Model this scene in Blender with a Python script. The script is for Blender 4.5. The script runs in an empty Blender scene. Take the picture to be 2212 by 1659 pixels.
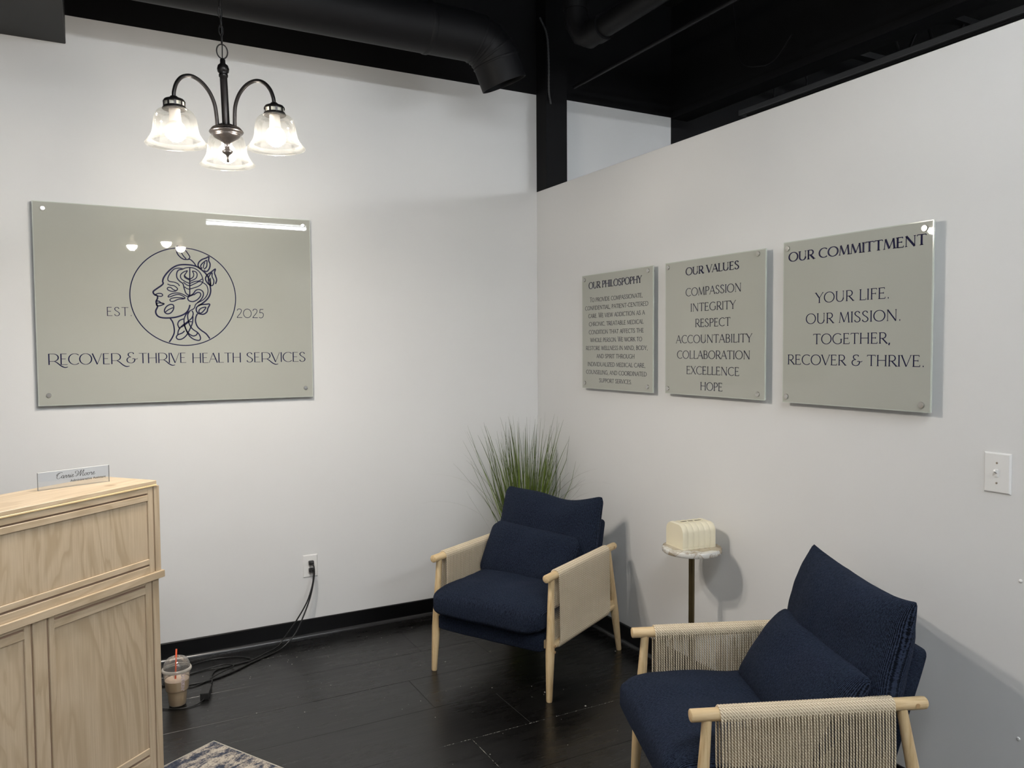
import bpy, bmesh, math, random
from mathutils import Vector, Matrix, noise

PI = math.pi
SC = bpy.context.scene
COL = SC.collection

# ------------------------------------------------------------------ camera
cam_data = bpy.data.cameras.new('camera')
cam = bpy.data.objects.new('camera', cam_data)
COL.objects.link(cam)
SC.camera = cam
R_RIGHT = Vector((0.88095814, -0.47314687, -0.00669363))
R_UP = Vector((0.02759666, 0.03725073, 0.99892483))
R_FWD = Vector((0.47238881, 0.88019567, -0.04587361))
m = Matrix((R_RIGHT, R_UP, -R_FWD)).transposed().to_4x4()
m.translation = Vector((-2.37215497, -4.09108093, 1.5091367))
cam.matrix_world = m
cam_data.sensor_width = 36.0
cam_data.sensor_fit = 'HORIZONTAL'
cam_data.lens = 1689.78 / 2212.0 * 36.0
cam_data.clip_start = 0.05

# ------------------------------------------------------------------ world, exposure, lamps of the room
SC.view_settings.view_transform = 'Standard'
SC.view_settings.look = 'None'
SC.view_settings.gamma = 1.0
SC.view_settings.use_curve_mapping = False
SC.view_settings.exposure = 0.60
W = bpy.data.worlds.new('world')
SC.world = W
W.use_nodes = True
W.node_tree.nodes['Background'].inputs[0].default_value = (0.8, 0.86, 1.0, 1)
W.node_tree.nodes['Background'].inputs[1].default_value = 0.05


def tube_material(strength):
    mt = bpy.data.materials.new('lit fluorescent tube'); mt.use_nodes = True
    p = mt.node_tree.nodes['Principled BSDF']
    p.inputs['Base Color'].default_value = (0.9, 0.9, 0.9, 1)
    p.inputs['Emission Color'].default_value = (0.93, 0.97, 1.0, 1)
    p.inputs['Emission Strength'].default_value = strength
    return mt


# bare fluorescent tubes under their housings (the housings are built further down): centre, length, tube radiance, label
STRIPS = [((-1.80, -4.20, 3.06), 2.4, 82.0, 'long lit strip light over the seating side of the room'),
          ((-0.50, -6.20, 3.06), 1.2, 95.0, 'short lit strip light near the partition, mirrored in the large wall sign'),
          ((-4.60, -5.60, 3.06), 1.2, 30.0, 'short lit strip light at the far side behind the desk'),
          ((3.90, -6.50, 2.98), 2.4, 230.0, 'lit strip light of the room behind the partition')]
BULB_STRENGTH = 680.0


# ------------------------------------------------------------------ helpers
def tag(o, label=None, cat=None, group=None, kind=None):
    if label: o['label'] = label
    if cat: o['category'] = cat
    if group: o['group'] = group
    if kind: o['kind'] = kind
    return o


def empty(name, loc=(0, 0, 0), rz=0.0, rot=None):
    o = bpy.data.objects.new(name, None)
    o.empty_display_size = 0.1
    COL.objects.link(o)
    o.location = loc
    o.rotation_euler = rot if rot else (0, 0, rz)
    return o


def link(name, me, mats, parent=None, smooth=False):
    o = bpy.data.objects.new(name, me)
    COL.objects.link(o)
    if mats is not None and not me.materials:
        for mm in (mats if isinstance(mats, (list, tuple)) else [mats]):
            me.materials.append(mm)
    if smooth:
        me.polygons.foreach_set('use_smooth', [True] * len(me.polygons))
    if parent: o.parent = parent
    return o


class MB:
    """collects vertices / faces (and UVs) for one mesh"""
    def __init__(s):
        s.v = []; s.f = []; s.uv = {}; s.mi = {}

    def add(s, vs, fs, uvs=None, mi=0):
        b = len(s.v)
        s.v.extend([tuple(p) for p in vs])
        for i, f in enumerate(fs):
            if uvs: s.uv[len(s.f)] = uvs[i]
            if mi: s.mi[len(s.f)] = mi
            s.f.append(tuple(b + j for j in f))
        return s

    def box(s, x0, x1, y0, y1, z0, z1, mi=0):
        vs = [(x0, y0, z0), (x1, y0, z0), (x1, y1, z0), (x0, y1, z0), (x0, y0, z1), (x1, y0, z1), (x1, y1, z1), (x0, y1, z1)]
        fs = [(0, 3, 2, 1), (4, 5, 6, 7), (0, 1, 5, 4), (1, 2, 6, 5), (2, 3, 7, 6), (3, 0, 4, 7)]
        return s.add(vs, fs, mi=mi)

    def tube(s, pts, rad, n=12, caps=True, uvscale=None, closed=False, mi=0):
        pts = [Vector(p) for p in pts]
        N = len(pts)
        rads = rad if isinstance(rad, (list, tuple)) else [rad] * N
        tans = []
        for i in range(N):
            if closed:
                t = pts[(i + 1) % N] - pts[i - 1]
            else:
                t = pts[min(i + 1, N - 1)] - pts[max(i - 1, 0)]
            tans.append(t.normalized())
        up = Vector((0, 0, 1)) if abs(tans[0].z) < 0.9 else Vector((1, 0, 0))
        nrm = (up - tans[0] * up.dot(tans[0])).normalized()
        vs = []; dist = [0.0]
        for i in range(N):
            if i:
                nrm = (nrm - tans[i] * nrm.dot(tans[i])).normalized()
                dist.append(dist[-1] + (pts[i] - pts[i - 1]).length)
            bn = tans[i].cross(nrm)
            for j in range(n):
                a = 2 * PI * j / n
                vs.append(pts[i] + (nrm * math.cos(a) + bn * math.sin(a)) * rads[i])
        fs = []; uvs = []
        segs = N if closed else N - 1
        for i in range(segs):
            i2 = (i + 1) % N
            d0 = dist[i]; d1 = dist[i2] if i2 else dist[-1] + (pts[0] - pts[-1]).length
            for j in range(n):
                k = (j + 1) % n
                fs.append((i * n + j, i * n + k, i2 * n + k, i2 * n + j))
                uvs.append(((d0, j / n), (d0, (j + 1) / n), (d1, (j + 1) / n), (d1, j / n)))
        if caps and not closed:
            fs.append(tuple(reversed(range(n)))); uvs.append([(0, 0)] * n)
            fs.append(tuple((N - 1) * n + j for j in range(n))); uvs.append([(0, 0)] * n)
        return s.add(vs, fs, uvs, mi)

    def lathe(s, prof, n=32, c=(0, 0, 0), mi=0):
        """prof: list of (r, z) bottom to top; r == 0 closes"""
        vs = []; rings = []
        for r, z in prof:
            if r < 1e-6:
                rings.append([len(vs)]); vs.append((c[0], c[1], c[2] + z))
            else:
                rings.append(list(range(len(vs), len(vs) + n)))
                vs += [(c[0] + r * math.cos(2 * PI * j / n), c[1] + r * math.sin(2 * PI * j / n), c[2] + z) for j in range(n)]
        fs = []
        for a, b in zip(rings[:-1], rings[1:]):
            for j in range(n):
                k = (j + 1) % n
                if len(a) == 1 and len(b) == 1: continue
                if len(a) == 1: fs.append((a[0], b[k], b[j]))
                elif len(b) == 1: fs.append((a[j], a[k], b[0]))
                else: fs.append((a[j], a[k], b[k], b[j]))
        return s.add(vs, fs, mi=mi)

    def mesh(s, name='mesh'):
        me = bpy.data.meshes.new(name)
        me.from_pydata(s.v, [], s.f)
        if s.uv:
            uvl = me.uv_layers.new(name='UVMap')
            for p in me.polygons:
                u = s.uv.get(p.index)
                if u:
                    for li, q in zip(p.loop_indices, u): uvl.data[li].uv = q
        for fi, mi in s.mi.items(): me.polygons[fi].material_index = mi
        me.update()
        return me

    def build(s, name, mats, parent=None, smooth=False, bevel=0.0, seg=2, auto=None):
        me = s.mesh(name)
        if bevel > 0:
            bm = bmesh.new(); bm.from_mesh(me)
            es = [e for e in bm.edges if len(e.link_faces) == 2 and e.calc_face_angle(0) > 0.6]
            bmesh.ops.bevel(bm, geom=es, offset=bevel, segments=seg, profile=0.6, affect='EDGES', clamp_overlap=True)
            bm.to_mesh(me); bm.free()
        o = link(name, me, mats, parent, smooth)
        if auto is not None:
            me.polygons.foreach_set('use_smooth', [True] * len(me.polygons))
            bm = bmesh.new(); bm.from_mesh(me)
            for e in bm.edges:
                if len(e.link_faces) == 2 and e.calc_face_angle(0) > auto: e.smooth = False
            bm.to_mesh(me); bm.free()
        return o


def bezier_pts(P, n=8):
    """Catmull-Rom through P"""
    P = [Vector(p) for p in P]
    if len(P) < 3: return P
    closed = (P[0] - P[-1]).length < 1e-9
    out = []
    N = len(P)
    for i in range(N - 1):
        p1, p2 = P[i], P[i + 1]
        p0 = P[i - 1] if i else (P[-2] if closed else p1 * 2 - p2)
        p3 = P[i + 2] if i + 2 < N else (P[1] if closed else p2 * 2 - p1)
        for k in range(n):
            t = k / n
            out.append(0.5 * ((2 * p1) + (p2 - p0) * t + (2 * p0 - 5 * p1 + 4 * p2 - p3) * t * t + (3 * p1 - p0 - 3 * p2 + p3) * t ** 3))
    out.append(P[-1])
    return out


# ------------------------------------------------------------------ materials
class NT:
    def __init__(s, name):
        s.m = bpy.data.materials.new(name); s.m.use_nodes = True
        s.t = s.m.node_tree; s.b = s.t.nodes['Principled BSDF']; s.o = s.t.nodes['Material Output']

    def n(s, typ, **kw):
        nd = s.t.nodes.new(typ)
        for k, v in kw.items():
            if k.startswith('i_'): nd.inputs[k[2:].replace('_', ' ')].default_value = v
            else: setattr(nd, k, v)
        return nd

    def l(s, a, b): s.t.links.new(a, b)

    def coords(s, scale=(1, 1, 1), kind='Object', rot=(0, 0, 0)):
        tc = s.n('ShaderNodeTexCoord'); mp = s.n('ShaderNodeMapping')
        mp.inputs['Scale'].default_value = scale
        mp.inputs['Rotation'].default_value = rot
        s.l(tc.outputs[kind], mp.inputs[0]); return mp.outputs[0]

    def noise(s, co, scale=5, detail=4, rough=0.5, dist=0.0):
        nd = s.n('ShaderNodeTexNoise'); nd.inputs['Scale'].default_value = scale
        nd.inputs['Detail'].default_value = detail; nd.inputs['Roughness'].default_value = rough
        nd.inputs['Distortion'].default_value = dist
        s.l(co, nd.inputs['Vector']); return nd.outputs['Fac']

    def ramp(s, fac, stops, interp='LINEAR'):
        r = s.n('ShaderNodeValToRGB'); r.color_ramp.interpolation = interp
        e = r.color_ramp.elements
        while len(e) < len(stops): e.new(0.5)
        for el, (p, c) in zip(e, stops):
            el.position = p; el.color = (c[0], c[1], c[2], 1) if len(c) == 3 else c
        s.l(fac, r.inputs[0]); return r.outputs[0]

    def bump(s, h, strength=0.3, dist=0.002, normal=None):
        b = s.n('ShaderNodeBump'); b.inputs['Strength'].default_value = strength; b.inputs['Distance'].default_value = dist
        s.l(h, b.inputs['Height'])
        if normal: s.l(normal, b.inputs['Normal'])
        return b.outputs[0]

    def mix(s, fac, a, b, blend='MIX'):
        x = s.n('ShaderNodeMix'); x.data_type = 'RGBA'; x.blend_type = blend
        for sock, val in ((x.inputs[0], fac), (x.inputs[6], a), (x.inputs[7], b)):
            if hasattr(val, 'links'): s.l(val, sock)
            else: sock.default_value = val if not isinstance(val, tuple) else (val[0], val[1], val[2], 1)
        return x.outputs[2]

    def math(s, op, a, b=0.0):
        x = s.n('ShaderNodeMath', operation=op)
        for sock, val in ((x.inputs[0], a), (x.inputs[1], b)):
            if hasattr(val, 'links'): s.l(val, sock)
            else: sock.default_value = val
        return x.outputs[0]


def simple(name, col, rough=0.5, metal=0.0, spec=0.5, coat=0.0, bump=None):
    t = NT(name); b = t.b
    b.inputs['Base Color'].default_value = (*col, 1); b.inputs['Roughness'].default_value = rough
    b.inputs['Metallic'].default_value = metal; b.inputs['Specular IOR Level'].default_value = spec
    b.inputs['Coat Weight'].default_value = coat; b.inputs['Coat Roughness'].default_value = 0.012
    if bump:
        t.l(t.bump(t.noise(t.coords(), bump[0], 4), bump[1], bump[2]), b.inputs['Normal'])
    return t.m


def wall_paint(name, col):
    t = NT(name); co = t.coords()
    f = t.noise(co, 1.3, 3)
    c = t.ramp(f, [(0.3, tuple(x * 0.97 for x in col)), (0.7, col)])
    t.l(c, t.b.inputs['Base Color'])
    t.b.inputs['Roughness'].default_value = 0.55
    t.b.inputs['Specular IOR Level'].default_value = 0.35
    h = t.math('ADD', t.noise(co, 260, 3), t.math('MULTIPLY', t.noise(co, 9, 3), 1.6))
    t.l(t.bump(h, 0.12, 0.0012), t.b.inputs['Normal'])
    return t.m


def floor_paint():
    t = NT('black floor paint'); co = t.coords((1, 1, 1))
    n1 = t.noise(t.coords((0.7, 5, 1)), 6, 6, 0.6)
    n2 = t.noise(co, 2.2, 4)
    c = t.ramp(n2, [(0.3, (0.0032, 0.0030, 0.0030)), (0.75, (0.007, 0.0066, 0.0064))])
    # fine worn specks in the paint
    vo = t.n('ShaderNodeTexVoronoi'); vo.inputs['Scale'].default_value = 26
    t.l(co, vo.inputs['Vector'])
    sp = t.math('LESS_THAN', vo.outputs['Distance'], 0.035)
    keep = t.math('GREATER_THAN', t.noise(co, 14, 1), 0.60)
    c2 = t.mix(t.math('MULTIPLY', sp, keep), c, (0.22, 0.21, 0.19))
    t.l(c2, t.b.inputs['Base Color'])
    r = t.ramp(t.math('ADD', t.math('MULTIPLY', n1, 0.5), t.math('MULTIPLY', n2, 0.5)), [(0.35, (0.20,) * 3), (0.7, (0.42,) * 3)])
    t.l(r, t.b.inputs['Roughness'])
    t.b.inputs['Specular IOR Level'].default_value = 0.55
    h = t.math('ADD', t.math('MULTIPLY', n1, 1.0), t.math('MULTIPLY', t.noise(t.coords((4, 40, 4)), 6, 5), 0.35))
    t.l(t.bump(h, 0.35, 0.0016), t.b.inputs['Normal'])
    return t.m


def laminate(name='pale oak laminate', tint=1.0, flip=False):
    """light wood with upright cathedral grain"""
    t = NT(name)
    sc = (3.2, 3.2, 0.42) if not flip else (0.42, 3.2, 3.2)
    co = t.coords(sc)
    d = t.noise(co, 1.6, 3, 0.55, 1.2)
    w = t.math('FRACT', t.math('MULTIPLY', d, 9.0))
    rings = t.ramp(w, [(0.0, (0.0,) * 3), (0.55, (1.0,) * 3), (0.86, (0.75,) * 3), (1.0, (0.0,) * 3)], 'EASE')
    fine = t.noise(t.coords((60, 60, 1.6) if not flip else (1.6, 60, 60)), 3, 4, 0.6)
    big = t.noise(co, 0.8, 2)
    a = (0.56 * tint, 0.455 * tint, 0.325 * tint); bcol = (0.40 * tint, 0.305 * tint, 0.195 * tint)
    c = t.mix(t.math('ADD', t.math('MULTIPLY', rings, 0.75), 0.15), bcol, a)
    c = t.mix(t.ramp(fine, [(0.35, (0.55,) * 3), (0.65, (0.0,) * 3)]), c, (0.38 * tint, 0.29 * tint, 0.19 * tint))
    c = t.mix(t.ramp(big, [(0.4, (0.0,) * 3), (0.7, (0.45,) * 3)]), c, (0.66 * tint, 0.52 * tint, 0.36 * tint))
    # a few knots
    vo = t.n('ShaderNodeTexVoronoi'); vo.inputs['Scale'].default_value = 1.3
    t.l(t.coords((3.0, 3.0, 1.6)), vo.inputs['Vector'])
    kn = t.ramp(vo.outputs['Distance'], [(0.0, (1.0,) * 3), (0.035, (0.8,) * 3), (0.09, (0.0,) * 3)])
    c = t.mix(t.math('MULTIPLY', kn, 0.7), c, (0.25, 0.15, 0.07))
    t.l(c, t.b.inputs['Base Color'])
    t.b.inputs['Roughness'].default_value = 0.38
    t.l(t.bump(fine, 0.08, 0.0005), t.b.inputs['Normal'])
    return t.m


def chair_wood(axis='Z'):
    t = NT('natural ash wood')
    sc = {'Z': (30, 30, 2.2), 'Y': (30, 2.2, 30)}[axis]
    f = t.noise(t.coords(sc), 3, 5, 0.6, 0.6)
    c = t.ramp(f, [(0.3, (0.50, 0.335, 0.165)), (0.5, (0.64, 0.475, 0.265)), (0.75, (0.72, 0.56, 0.345))])
    t.l(c, t.b.inputs['Base Color']); t.b.inputs['Roughness'].default_value = 0.42
    t.l(t.bump(f, 0.1, 0.0006), t.b.inputs['Normal'])
    return t.m


def fabric(name, base, hi, rib=230.0):
    t = NT(name); uv = t.coords((1, 1, 1), 'UV')
    dn = t.noise(uv, 260, 4, 0.75)
    wv = t.n('ShaderNodeTexWave'); wv.wave_type = 'BANDS'; wv.bands_direction = 'X'
    wv.inputs['Scale'].default_value = rib * 0.42; wv.inputs['Distortion'].default_value = 2.6
    wv.inputs['Detail'].default_value = 3; wv.inputs['Detail Scale'].default_value = 3.0
    t.l(uv, wv.inputs['Vector'])
    sp = t.noise(t.coords((80, 40, 1), 'UV'), 3.0, 4, 0.85)
    mixf = t.math('ADD', t.math('MULTIPLY', wv.outputs['Fac'], 0.22), t.math('MULTIPLY', sp, 0.78))
    c = t.ramp(mixf, [(0.43, base), (0.60, hi)])
    pat = t.noise(t.coords((1, 1, 1), 'Object'), 5, 3)
    c = t.mix(t.ramp(pat, [(0.4, (0.0,) * 3), (0.75, (0.15,) * 3)]), c, hi)
    t.l(c, t.b.inputs['Base Color'])
    t.b.inputs['Roughness'].default_value = 0.95
    t.b.inputs['Specular IOR Level'].default_value = 0.1
    t.b.inputs['Sheen Weight'].default_value = 0.04
    t.b.inputs['Sheen Roughness'].default_value = 0.5
    t.b.inputs['Sheen Tint'].default_value = (0.35, 0.5, 0.9, 1)
    h = t.math('ADD', t.math('MULTIPLY', wv.outputs['Fac'], 0.55), t.math('MULTIPLY', dn, 1.8))
    t.l(t.bump(h, 0.8, 0.0022), t.b.inputs['Normal'])
    return t.m


def rope():
    t = NT('twisted paper cord'); tc = t.n('ShaderNodeTexCoord'); sx = t.n('ShaderNodeSeparateXYZ')
    t.l(tc.outputs['UV'], sx.inputs[0])
    ph = t.math('ADD', t.math('MULTIPLY', sx.outputs[0], 115.0), t.math('MULTIPLY', sx.outputs[1], 2.0))
    s = t.math('SINE', t.math('MULTIPLY', ph, 6.28318))
    s = t.math('ADD', t.math('MULTIPLY', s, 0.5), 0.5)
    n = t.noise(t.coords((1, 1, 1)), 30, 3)
    c = t.ramp(s, [(0.0, (0.30, 0.235, 0.15)), (0.4, (0.70, 0.58, 0.42)), (1.0, (0.86, 0.76, 0.59))])
    c = t.mix(t.math('MULTIPLY', n, 0.35), c, (0.55, 0.44, 0.30))
    t.l(c, t.b.inputs['Base Color']); t.b.inputs['Roughness'].default_value = 0.8
    t.l(t.bump(s, 0.8, 0.0012), t.b.inputs['Normal'])
    return t.m


def onyx():
    t = NT('white and brown onyx'); co = t.coords((1, 1, 1))
    vo = t.n('ShaderNodeTexVoronoi'); vo.feature = 'DISTANCE_TO_EDGE'; vo.inputs['Scale'].default_value = 16
    wob = t.n('ShaderNodeTexNoise'); wob.inputs['Scale'].default_value = 9
    t.l(co, wob.inputs['Vector'])
    mx = t.n('ShaderNodeMix'); mx.data_type = 'RGBA'; mx.inputs[0].default_value = 0.07
    t.l(co, mx.inputs[6]); t.l(wob.outputs['Color'], mx.inputs[7]); t.l(mx.outputs[2], vo.inputs['Vector'])
    vc = t.n('ShaderNodeTexVoronoi'); vc.inputs['Scale'].default_value = 16; t.l(mx.outputs[2], vc.inputs['Vector'])
    sx = t.n('ShaderNodeSeparateColor'); t.l(vc.outputs['Color'], sx.inputs[0])
    base = t.ramp(sx.outputs[0], [(0.0, (0.62, 0.60, 0.55)), (0.45, (0.74, 0.74, 0.71)), (0.7, (0.42, 0.36, 0.26)), (1.0, (0.70, 0.68, 0.62))])
    base = t.mix(t.ramp(t.noise(co, 28, 5, 0.65), [(0.50, (0.0,) * 3), (0.62, (0.75,) * 3)]), base, (0.26, 0.19, 0.12))
    line = t.ramp(vo.outputs['Distance'], [(0.0, (1.0,) * 3), (0.035, (0.0,) * 3)])
    c = t.mix(t.math('MULTIPLY', line, 0.75), base, (0.30, 0.21, 0.12))
    t.l(c, t.b.inputs['Base Color']); t.b.inputs['Roughness'].default_value = 0.25
    return t.m


def rug_mat():
    t = NT('distressed navy and cream rug pile'); co = t.coords((1, 1, 1))
    a = t.noise(t.coords((9.0, 4.0, 1), rot=(0, 0, 0.15)), 2.2, 6, 0.72, 0.6)
    b = t.noise(co, 60, 4, 0.7)
    f = t.math('ADD', t.math('MULTIPLY', a, 0.74), t.math('MULTIPLY', b, 0.30))
    c = t.ramp(f, [(0.40, (0.010, 0.016, 0.040)), (0.49, (0.035, 0.05, 0.085)), (0.53, (0.26, 0.235, 0.22)), (0.58, (0.52, 0.46, 0.38)), (0.70, (0.60, 0.54, 0.46))])
    spk = t.ramp(t.noise(co, 190, 3, 0.7), [(0.52, (0.0,) * 3), (0.62, (0.7,) * 3)])
    c = t.mix(spk, c, (0.10, 0.085, 0.08))
    t.l(c, t.b.inputs['Base Color']); t.b.inputs['Roughness'].default_value = 0.95
    t.l(t.bump(t.noise(co, 240, 3), 0.9, 0.004), t.b.inputs['Normal'])
    return t.m


def clear_film(name, tint, glossy=0.12, haze=0.0, rough=0.03, haze_col=(0.9, 0.9, 0.9)):
    """thin clear sheet: lets light straight through, with a mirror film and a little haze"""
    t = NT(name); t.t.nodes.remove(t.b)
    tr = t.n('ShaderNodeBsdfTransparent'); tr.inputs[0].default_value = (*tint, 1)
    gl = t.n('ShaderNodeBsdfGlossy'); gl.inputs['Roughness'].default_value = rough
    lw = t.n('ShaderNodeLayerWeight'); lw.inputs['Blend'].default_value = 0.35
    df = t.n('ShaderNodeBsdfDiffuse'); df.inputs[0].default_value = (*haze_col, 1)
    tl = t.n('ShaderNodeBsdfTranslucent'); tl.inputs[0].default_value = (*haze_col, 1)
    hz = t.n('ShaderNodeMixShader'); hz.inputs[0].default_value = 0.5
    t.l(df.outputs[0], hz.inputs[1]); t.l(tl.outputs[0], hz.inputs[2])
    m1 = t.n('ShaderNodeMixShader')
    t.l(t.math('ADD', t.math('MULTIPLY', lw.outputs['Facing'], haze * 3.2), haze), m1.inputs[0])
    t.l(tr.outputs[0], m1.inputs[1]); t.l(hz.outputs[0], m1.inputs[2])
    m2 = t.n('ShaderNodeMixShader')
    t.l(t.math('MULTIPLY', t.math('ADD', lw.outputs['Fresnel'], 0.12), glossy * 2.2), m2.inputs[0])
    t.l(m1.outputs[0], m2.inputs[1]); t.l(gl.outputs[0], m2.inputs[2])
    t.l(m2.outputs[0], t.o.inputs[0])
    return t.m


def emit(name, col, strength):
    t = NT(name); t.b.inputs['Base Color'].default_value = (*col, 1)
    t.b.inputs['Emission Color'].default_value = (*col, 1); t.b.inputs['Emission Strength'].default_value = strength
    return t.m


M = {}
M['wall'] = wall_paint('white wall paint', (0.745, 0.745, 0.74))
M['black'] = simple('flat black paint', (0.0022, 0.0022, 0.0028), 0.7, 0.0, 0.22, bump=(40, 0.1, 0.001))
M['soffit'] = simple('flat black soffit paint', (0.0075, 0.0075, 0.0075), 0.6, bump=(40, 0.1, 0.001))
M['duct'] = simple('black painted sheet metal', (0.0048, 0.0048, 0.0058), 0.55, 0.0, 0.25, bump=(18, 0.25, 0.002))
M['bb'] = simple('gloss black trim paint', (0.0022, 0.0022, 0.0026), 0.35, 0.0, 0.3, bump=(60, 0.1, 0.001))
M['shoe'] = simple('gloss black shoe moulding paint', (0.03, 0.03, 0.032), 0.22)
M['floor'] = floor_paint()
M['gap'] = simple('dark plank joint', (0.006, 0.006, 0.006), 0.8)
M['lam'] = laminate()
M['lamtop'] = laminate('pale pink oak laminate top', 1.12, True)
M['lamh'] = laminate('pale oak laminate rail', 1.0, True)
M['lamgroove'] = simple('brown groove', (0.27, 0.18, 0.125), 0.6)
M['lamedge'] = simple('oak edge band with painted glow', (0.74, 0.55, 0.30), 0.4)  # bright yellow paints the reflected glow along the counter's lower edge
M['wood'] = chair_wood('Z')
M['woody'] = chair_wood('Y')
M['peg'] = simple('end grain wood peg', (0.42, 0.27, 0.13), 0.5)
M['fab'] = fabric('navy chenille', (0.0012, 0.0017, 0.0034), (0.0270, 0.0370, 0.0660))
M['rope'] = rope()
M['onyx'] = onyx()
M['brass'] = simple('dark antique brass', (0.13, 0.10, 0.05), 0.32, 0.85)
M['cream'] = simple('cream plastic', (0.82, 0.755, 0.57), 0.38)
M['slot'] = simple('dark slot', (0.08, 0.06, 0.035), 0.8)
M['bronze'] = simple('oil rubbed bronze', (0.018, 0.016, 0.016), 0.32, 0.6)
M['nickel'] = simple('brushed dark nickel', (0.06, 0.054, 0.052), 0.26, 0.9)
M['steel'] = simple('brushed steel', (0.55, 0.54, 0.52), 0.25, 1.0)
M['shade'] = clear_film('clear bell glass', (0.97, 0.97, 0.95), 0.16, 0.006, 0.03, (1.0, 0.98, 0.93))
M['bulb'] = emit('lit bulb', (1.0, 0.915, 0.81), BULB_STRENGTH)
M['bulbbase'] = simple('white lamp collar', (0.8, 0.74, 0.68), 0.5)
M['vent'] = simple('bright slot metal', (0.6, 0.58, 0.5), 0.4)
M['sign'] = simple('grey green painted acrylic', (0.40, 0.405, 0.358), 0.5, 0.0, 0.0, 1.0)
M['signedge'] = simple('polished acrylic edge', (0.52, 0.56, 0.50), 0.12, 0.0, 0.5, 0.6)
M['ink'] = simple('navy sign ink', (0.006, 0.005, 0.040), 0.5, 0.0, 0.0, 1.0)
M['white'] = simple('white plastic', (0.80, 0.795, 0.78), 0.3)
M['cord'] = simple('black rubber cable', (0.008, 0.008, 0.008), 0.4)
M['brick'] = simple('black adapter plastic', (0.012, 0.012, 0.012), 0.45)
M['rug'] = rug_mat()
M['rugedge'] = simple('cream rug binding', (0.45, 0.42, 0.36), 0.9)
M['cup'] = clear_film('clear cup plastic', (0.98, 0.98, 0.97), 0.22, 0.07, 0.08, (0.85, 0.84, 0.82))
M['rim'] = clear_film('cloudy cup lid rim', (0.75, 0.73, 0.68), 0.22, 0.45, 0.12, (0.80, 0.78, 0.72))
M['coffee'] = simple('milky coffee', (0.66, 0.49, 0.30), 0.35)
M['froth'] = simple('coffee froth', (0.80, 0.64, 0.50), 0.6)
M['straw'] = simple('orange straw', (0.78, 0.10, 0.025), 0.35)
M['print'] = simple('pale pink cup print', (0.80, 0.66, 0.66), 0.5)
M['acrylic'] = clear_film('clear acrylic plate', (0.93, 0.95, 0.975), 0.14, 0.03, 0.02, (0.8, 0.85, 0.9))
M['plateedge'] = simple('acrylic plate bright edge', (0.8, 0.82, 0.84), 0.15)
M['greyink'] = simple('dark grey ink', (0.035, 0.035, 0.04), 0.5)
M['platerim'] = simple('grey acrylic side edge', (0.22, 0.23, 0.24), 0.2)
M['pot'] = simple('black plant pot', (0.02, 0.02, 0.02), 0.5)
M['chip'] = simple('pale paint chip', (0.5, 0.48, 0.44), 0.8)
M['strip'] = simple('grey fixture housing', (0.06, 0.062, 0.065), 0.5)
M['stripend'] = simple('white fixture end cap', (0.6, 0.6, 0.58), 0.5)
M['housing'] = simple('white lamp housing', (0.7, 0.7, 0.7), 0.5)
M['deck'] = simple('black roof deck', (0.003, 0.003, 0.003), 0.8)
M['leafmat'] = None


def grass_mat():
    t = NT('grass blades'); a = t.n('ShaderNodeAttribute', attribute_name='tint')
    c = t.ramp(a.outputs['Fac'], [(0.0, (0.026, 0.032, 0.012)), (0.4, (0.10, 0.145, 0.022)), (0.75, (0.20, 0.29, 0.038)), (1.0, (0.34, 0.42, 0.09))])
    t.l(c, t.b.inputs['Base Color']); t.b.inputs['Roughness'].default_value = 0.45
    return t.m


M['leafmat'] = grass_mat()

# ------------------------------------------------------------------ lettering: stroke fonts
def arc(cx, cy, rx, ry, a0, a1, n=14):
    return [(cx + rx * math.cos(math.radians(a0 + (a1 - a0) * i / n)), cy + ry * math.sin(math.radians(a0 + (a1 - a0) * i / n))) for i in range(n + 1)]


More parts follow.
